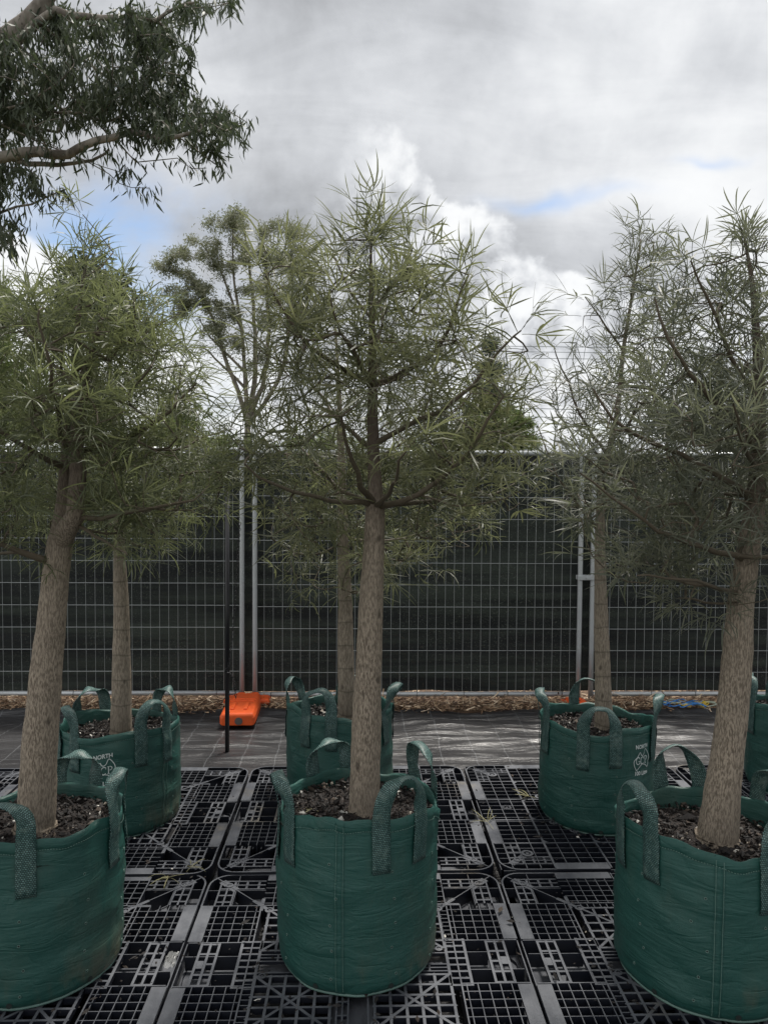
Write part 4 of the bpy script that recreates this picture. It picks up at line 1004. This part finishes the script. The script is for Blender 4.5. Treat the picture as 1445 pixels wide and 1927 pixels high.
tgt = blob_targets([(60, 110, 110, 75), (190, 120, 110, 80), (290, 130, 75, 75), (330, 50, 55, 50), (240, 45, 80, 40), (130, 50, 80, 45), (120, 195, 120, 50), (50, 215, 70, 50), (265, 200, 100, 45), (310, 235, 85, 32), (385, 225, 55, 40), (435, 235, 42, 42), (400, 195, 40, 28), (20, 260, 35, 35), (15, 350, 35, 40), (10, 420, 22, 50), (55, 340, 30, 22), (425, 8, 22, 14), (-60, 100, 90, 120), (-80, 300, 80, 130), (370, 15, 30, 20)], Y, rng, .0062, .9)
ntg = Vector((at(-170, 700, Y).x, Y, 0))
grow_tree('gum_tree', 'large gum tree beyond the fence at top left with pale limbs and hanging leaves', 'tree', None, tuple(ntg),
    [(ntg, .28), (at(-180, 700, Y), .22), (at(-150, 450, Y), .19), (at(-90, 250, Y), .16), (at(-20, 110, Y), .12), (at(60, 30, Y), .085), (at(130, -60, Y), .06), (at(200, -200, Y), .03)],
    [(G((-20, 110, 0), (35, 75, 0), (80, 35, -.1), (105, 20, -.1), (150, 34, -.2), (215, 32, -.3), (285, 36, -.3), (330, 18, -.3), (370, 2, -.3)), .055),
     (G((-130, 350, 0), (-60, 312, 0), (0, 298, 0), (60, 286, -.1), (110, 292, -.2), (150, 278, -.2), (200, 260, -.3), (245, 250, -.3), (320, 262, -.4), (380, 245, -.4)), .075),
     (G((0, 300, 0), (50, 308, 0), (110, 310, 0), (160, 304, 0), (195, 296, .1), (205, 280, .2)), .040),
     (G((150, 306, 0), (190, 318, 0), (215, 340, 0), (245, 352, .1), (285, 352, .1)), .010), (G((212, 336, 0), (222, 322, 0), (236, 310, 0)), .006),
     (G((200, 275, 0), (245, 292, 0), (275, 307, .1), (320, 295, .1), (350, 312, .1), (395, 318, .1)), .012), (G((370, 316, 0), (392, 302, 0), (408, 290, 0)), .006),
     (G((90, 285, 0), (108, 250, .1), (115, 215, .2), (150, 195, .3), (190, 180, .4)), .022), (G((-90, 250, 0), (0, 238, .2), (60, 230, .3), (95, 200, .4)), .025),
     (G((170, 272, 0), (200, 230, .1), (240, 180, .2), (290, 130, .2)), .022), (G((130, 290, 0), (180, 215, -.3), (215, 180, -.3)), .02),
     (G((-130, 400, 0), (-40, 410, 0), (30, 388, 0), (60, 385, 0), (95, 368, 0), (125, 357, 0)), .020), (G((30, 390, 0), (20, 440, 0), (25, 470, 0), (50, 430, 0)), .008)],
    tgt, (M['gum_bark'], M['gum_bark']), 'gum_leaf', 15500, 41, tip_r=.0042, pw=.42, minz=at(0, 640, Y).z, step=.16, sag=.05, lsc=(.75, 1.25), droop=True, variants=GLN, meshes=GLM, spread=.16)
def far_tree(name, label, Y, base_px, trunk, limbs, blobs, dens, dy, mset, L, wd, nl, spr, seed, sprN=10, tip=.012, bark='far_bark', nleaf=None, step=.5, nmax=120, droop=False, base_w=.2, tipsc=(.7, 1.3), minpy=860):
    rg = random.Random(seed); V = [spray(rg, sprN, L, wd, spr) for _ in range(6)]; VN = [(np.array(m.v), m.f) for m in V]; VM = [m.mesh('leaf_clump', M[mset]) for m in V]
    b = Vector((at(base_px, 885, Y).x, Y, 0)); tr = [(b, base_w)] + [(at(x, y, Y+c), r) for x, y, c, r in trunk]
    lb = [([at(x, y, Y+c) for x, y, c in p], r) for p, r in limbs]
    tg = blob_targets(blobs, Y, rg, dens, dy)
    return grow_tree(name, label, 'tree', 'trees growing beyond the fence', tuple(b), tr, lb, tg, (M[bark], M[bark]), mset, nleaf or len(tg)*nl, seed, tip_r=tip, pw=.4, minz=at(0, minpy, Y).z, step=step, sag=.02, lsc=tipsc, droop=droop, variants=VN, meshes=VM, spread=spr, part='leaf_clump', nmax=0, leaf_up=.1, k_trunk=8)
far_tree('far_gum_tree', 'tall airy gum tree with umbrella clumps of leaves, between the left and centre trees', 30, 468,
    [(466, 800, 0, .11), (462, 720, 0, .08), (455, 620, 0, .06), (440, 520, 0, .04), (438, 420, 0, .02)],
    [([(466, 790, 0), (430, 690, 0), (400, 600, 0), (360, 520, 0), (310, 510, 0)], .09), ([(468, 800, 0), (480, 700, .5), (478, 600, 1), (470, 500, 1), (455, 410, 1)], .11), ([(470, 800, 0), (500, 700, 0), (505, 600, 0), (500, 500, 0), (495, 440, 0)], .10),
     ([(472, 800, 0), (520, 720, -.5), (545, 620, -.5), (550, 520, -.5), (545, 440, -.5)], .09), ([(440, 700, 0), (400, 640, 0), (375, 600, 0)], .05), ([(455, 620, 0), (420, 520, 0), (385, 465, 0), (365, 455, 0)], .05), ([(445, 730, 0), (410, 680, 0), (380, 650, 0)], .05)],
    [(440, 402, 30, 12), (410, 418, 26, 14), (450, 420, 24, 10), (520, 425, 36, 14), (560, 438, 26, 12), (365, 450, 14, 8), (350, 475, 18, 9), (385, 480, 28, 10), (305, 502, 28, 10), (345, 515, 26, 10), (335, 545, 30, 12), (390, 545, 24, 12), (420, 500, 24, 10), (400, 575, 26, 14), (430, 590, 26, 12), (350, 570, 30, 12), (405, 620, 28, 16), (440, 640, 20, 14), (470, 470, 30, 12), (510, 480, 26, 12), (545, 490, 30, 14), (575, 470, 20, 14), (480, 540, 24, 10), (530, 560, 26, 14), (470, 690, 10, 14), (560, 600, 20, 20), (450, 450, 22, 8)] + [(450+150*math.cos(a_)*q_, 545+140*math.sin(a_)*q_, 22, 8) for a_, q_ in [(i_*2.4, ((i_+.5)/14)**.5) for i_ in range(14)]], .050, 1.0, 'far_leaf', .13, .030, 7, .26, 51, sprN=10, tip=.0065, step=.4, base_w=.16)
far_tree('conifer_tree', 'dark pointed conifer behind the right side of the centre tree', 24, 915,
    [(916, 800, 0, .14), (918, 740, 0, .09), (920, 690, 0, .05), (922, 645, 0, .02)], [], [(921, 650, 7, 12), (910, 690, 16, 10), (934, 700, 14, 10), (896, 730, 22, 10), (940, 742, 22, 12), (915, 740, 16, 20), (882, 775, 28, 12), (945, 785, 34, 14), (905, 785, 30, 24), (880, 820, 40, 18), (950, 825, 40, 20)], .05, .7, 'dark_leaf', .14, .03, 9, .22, 61, sprN=10, tip=.01, step=.3, base_w=.18)
far_tree('round_bush', 'rounded light green bush showing above the fence right of centre', 14, 940,
    [(940, 860, 0, .06), (942, 810, 0, .03)], [], [(900, 815, 50, 34), (960, 800, 44, 34), (990, 820, 30, 28), (850, 835, 40, 26), (930, 840, 90, 30), (800, 850, 60, 24)], .016, .5, 'lime_leaf', .085, .022, 10, .13, 71, sprN=12, tip=.006, step=.2, base_w=.08, minpy=900)
far_tree('pine_tree', 'dark spiky pine behind the upper right tree', 26, 1345,
    [(1348, 800, 0, .15), (1350, 740, 0, .1), (1352, 670, 0, .04)], [], [(1350, 690, 30, 30), (1310, 740, 50, 40), (1390, 730, 50, 40), (1290, 800, 70, 40), (1400, 800, 60, 50), (1350, 830, 90, 30)], .014, .9, 'dark_leaf', .20, .02, 7, .26, 81, sprN=10, tip=.012, step=.35, base_w=.2)
far_tree('broadleaf_tree', 'broad-leaved green tree behind the tip of the left tree', 12, 180,
    [(180, 800, 0, .08), (178, 650, 0, .05), (178, 520, 0, .02)], [], [(180, 500, 40, 22), (150, 520, 42, 22), (215, 530, 34, 22), (180, 570, 80, 40), (120, 600, 60, 40), (240, 620, 60, 50)], .010, .5, 'dark_leaf', .095, .055, 8, .16, 91, sprN=9, tip=.006, step=.25, base_w=.1)
far_tree('leafy_tree', 'yellow-green tree at the left edge behind the left tree', 16, -10,
    [(0, 800, 0, .1), (0, 700, 0, .06), (5, 600, 0, .02)], [], [(5, 570, 50, 40), (-30, 640, 70, 60), (40, 690, 60, 50), (60, 780, 90, 50), (-20, 780, 90, 60), (180, 800, 80, 40)], .008, .8, 'lime_leaf', .12, .035, 9, .20, 95, sprN=10, tip=.008, step=.3, base_w=.14)
far_tree('hedge_tree', 'low green tree just above the fence left of the far gum', 20, 330,
    [(330, 860, 0, .1), (335, 790, 0, .04)], [], [(330, 800, 80, 40), (420, 830, 70, 30), (260, 830, 60, 30), (550, 840, 70, 24), (640, 838, 60, 20)], .009, .8, 'lime_leaf', .14, .04, 8, .22, 97, sprN=10, tip=.008, step=.3, base_w=.12, minpy=900)

# ------------------------------------------------------------------ power lines
for i, (y0, y1, YY) in enumerate([(615, 655, 40), (627, 664, 40), (640, 676, 40.6), (705, 785, 34), (722, 800, 34)]):
    a, b = at(-400, y0, YY), at(1900, y1, YY); P = []
    for k in range(25):
        u = k/24; p = a.lerp(b, u); p.z -= .9*4*u*(1-u)*.4; P.append(p)
    m = MB(); m.tube(P, .014, 5)
    tag(m.build('power_line', M['cable']), ['topmost thin power line crossing the sky behind the trees', 'second power line from the top behind the trees', 'third power line from the top behind the trees', 'fourth power line, lower and nearer above the fence', 'lowest power line just above the fence'][i], 'power line', 'power lines beyond the fence')

# ------------------------------------------------------------------ small things lying about
def fallen(px_, py_, z, v, rot_, sc, label):
    d = ray(px_, py_); p = CAM + d*((z-CAM.z)/d.z); o = link('fallen_leaf', LM['dry'][v]); o.location = p; o.rotation_euler = (.12, .1, rot_); o.scale = (sc,)*3
    tag(o, label, 'leaf', 'dry fallen leaves on the pallets')
fallen(348, 1645, .160, 2, 2.2, 1.0, 'dry yellow leaf on the pallets at the left seam crossing')
fallen(352, 1640, .166, 5, -.4, .9, 'second dry leaf lying across the first at the left seam crossing')
fallen(928, 1560, .164, 3, .3, 1.0, 'dry curled leaf on the right pallet seam beside the centre bag')
fallen(1008, 1502, .162, 7, 1.2, .9, 'dry leaf on the ribbed pallet just left of the back right bag')
fallen(600, 1527, .612, 1, 1.3, .7, 'dry leaf on the soil at the foot of the centre trunk')
rg = random.Random(8); m = MB(); nn = 9
c = CAM + ray(322, 1808)*((.158-CAM.z)/ray(322, 1808).z); vs = []
for j in range(nn):
    for i in range(nn): vs.append((c.x+(i/8-.5)*.035, c.y+(j/8-.5)*.08, .156+.016*abs(noise.noise(Vector((i*.7, j*.7, 3))))+rg.random()*.006))
m.add(vs, [(j*nn+i, j*nn+i+1, (j+1)*nn+i+1, (j+1)*nn+i) for j in range(nn-1) for i in range(nn-1)])
tag(m.build('plastic_scrap', M['film']), 'crumpled scrap of clear plastic film on the left pallet seam', 'litter')

# cable ties holding the cloth to the frames
rg = random.Random(12)
for p_ in [o for o in C.objects if o.name.startswith('mesh_fence')]:
    for i in range(7):
        for zz in (1.885, .062):
            x_ = .12 + i*.36 + rg.uniform(-.04, .04); m = MB(); z_ = zz + (.010 if p_.name == 'mesh_fence.001' else 0)
            m.tube([(x_+.002*math.sin(u), .012+.032*math.cos(u), z_+.030*math.sin(u)) for u in [2*PI*q/12 for q in range(13)]], .0018, 4, False)
            if zz > 1: m.tube([(x_, -.02, z_+.01), (x_+rg.uniform(-.01, .01), -.035, z_+rg.uniform(.02, .07))], .0014, 4)
            m.build('cable_tie', M['black'], p_)
# crumbs of potting mix and leaf scraps lying on the pallets
m = MB(); rg = random.Random(31)
for i in range(1500):
    if rg.random() < .55:
        b = rg.choice(list(BAGS.values())); a = rg.uniform(0, 2*PI); rr_ = b[2] + abs(rg.gauss(0, .09)) + .01; x_, y_ = b[0]+rr_*math.sin(a), b[1]-rr_*math.cos(a)
    else: x_, y_ = rg.uniform(-2.6, 2.6), rg.uniform(1.9, 4.03)
    if y_ > 4.03: continue
    s_ = abs(rg.gauss(0, .0028))+.001; L_ = rg.uniform(1, 3.5); a = rg.uniform(0, PI); u_ = Vector((math.cos(a), math.sin(a), 0))*s_*L_; v_ = Vector((-math.sin(a), math.cos(a), 0))*s_; c_ = Vector((x_, y_, .1615)); w_ = Vector((0, 0, s_*.8))
    m.add([c_-u_, c_+v_, c_+u_, c_-v_, c_+w_], [(0, 1, 4), (1, 2, 4), (2, 3, 4), (3, 0, 4), (0, 3, 2, 1)])
tag(m.build('spilled_crumbs', M['chips']), 'crumbs of bark and soil spilled over the black pallets', 'debris', kind='stuff')
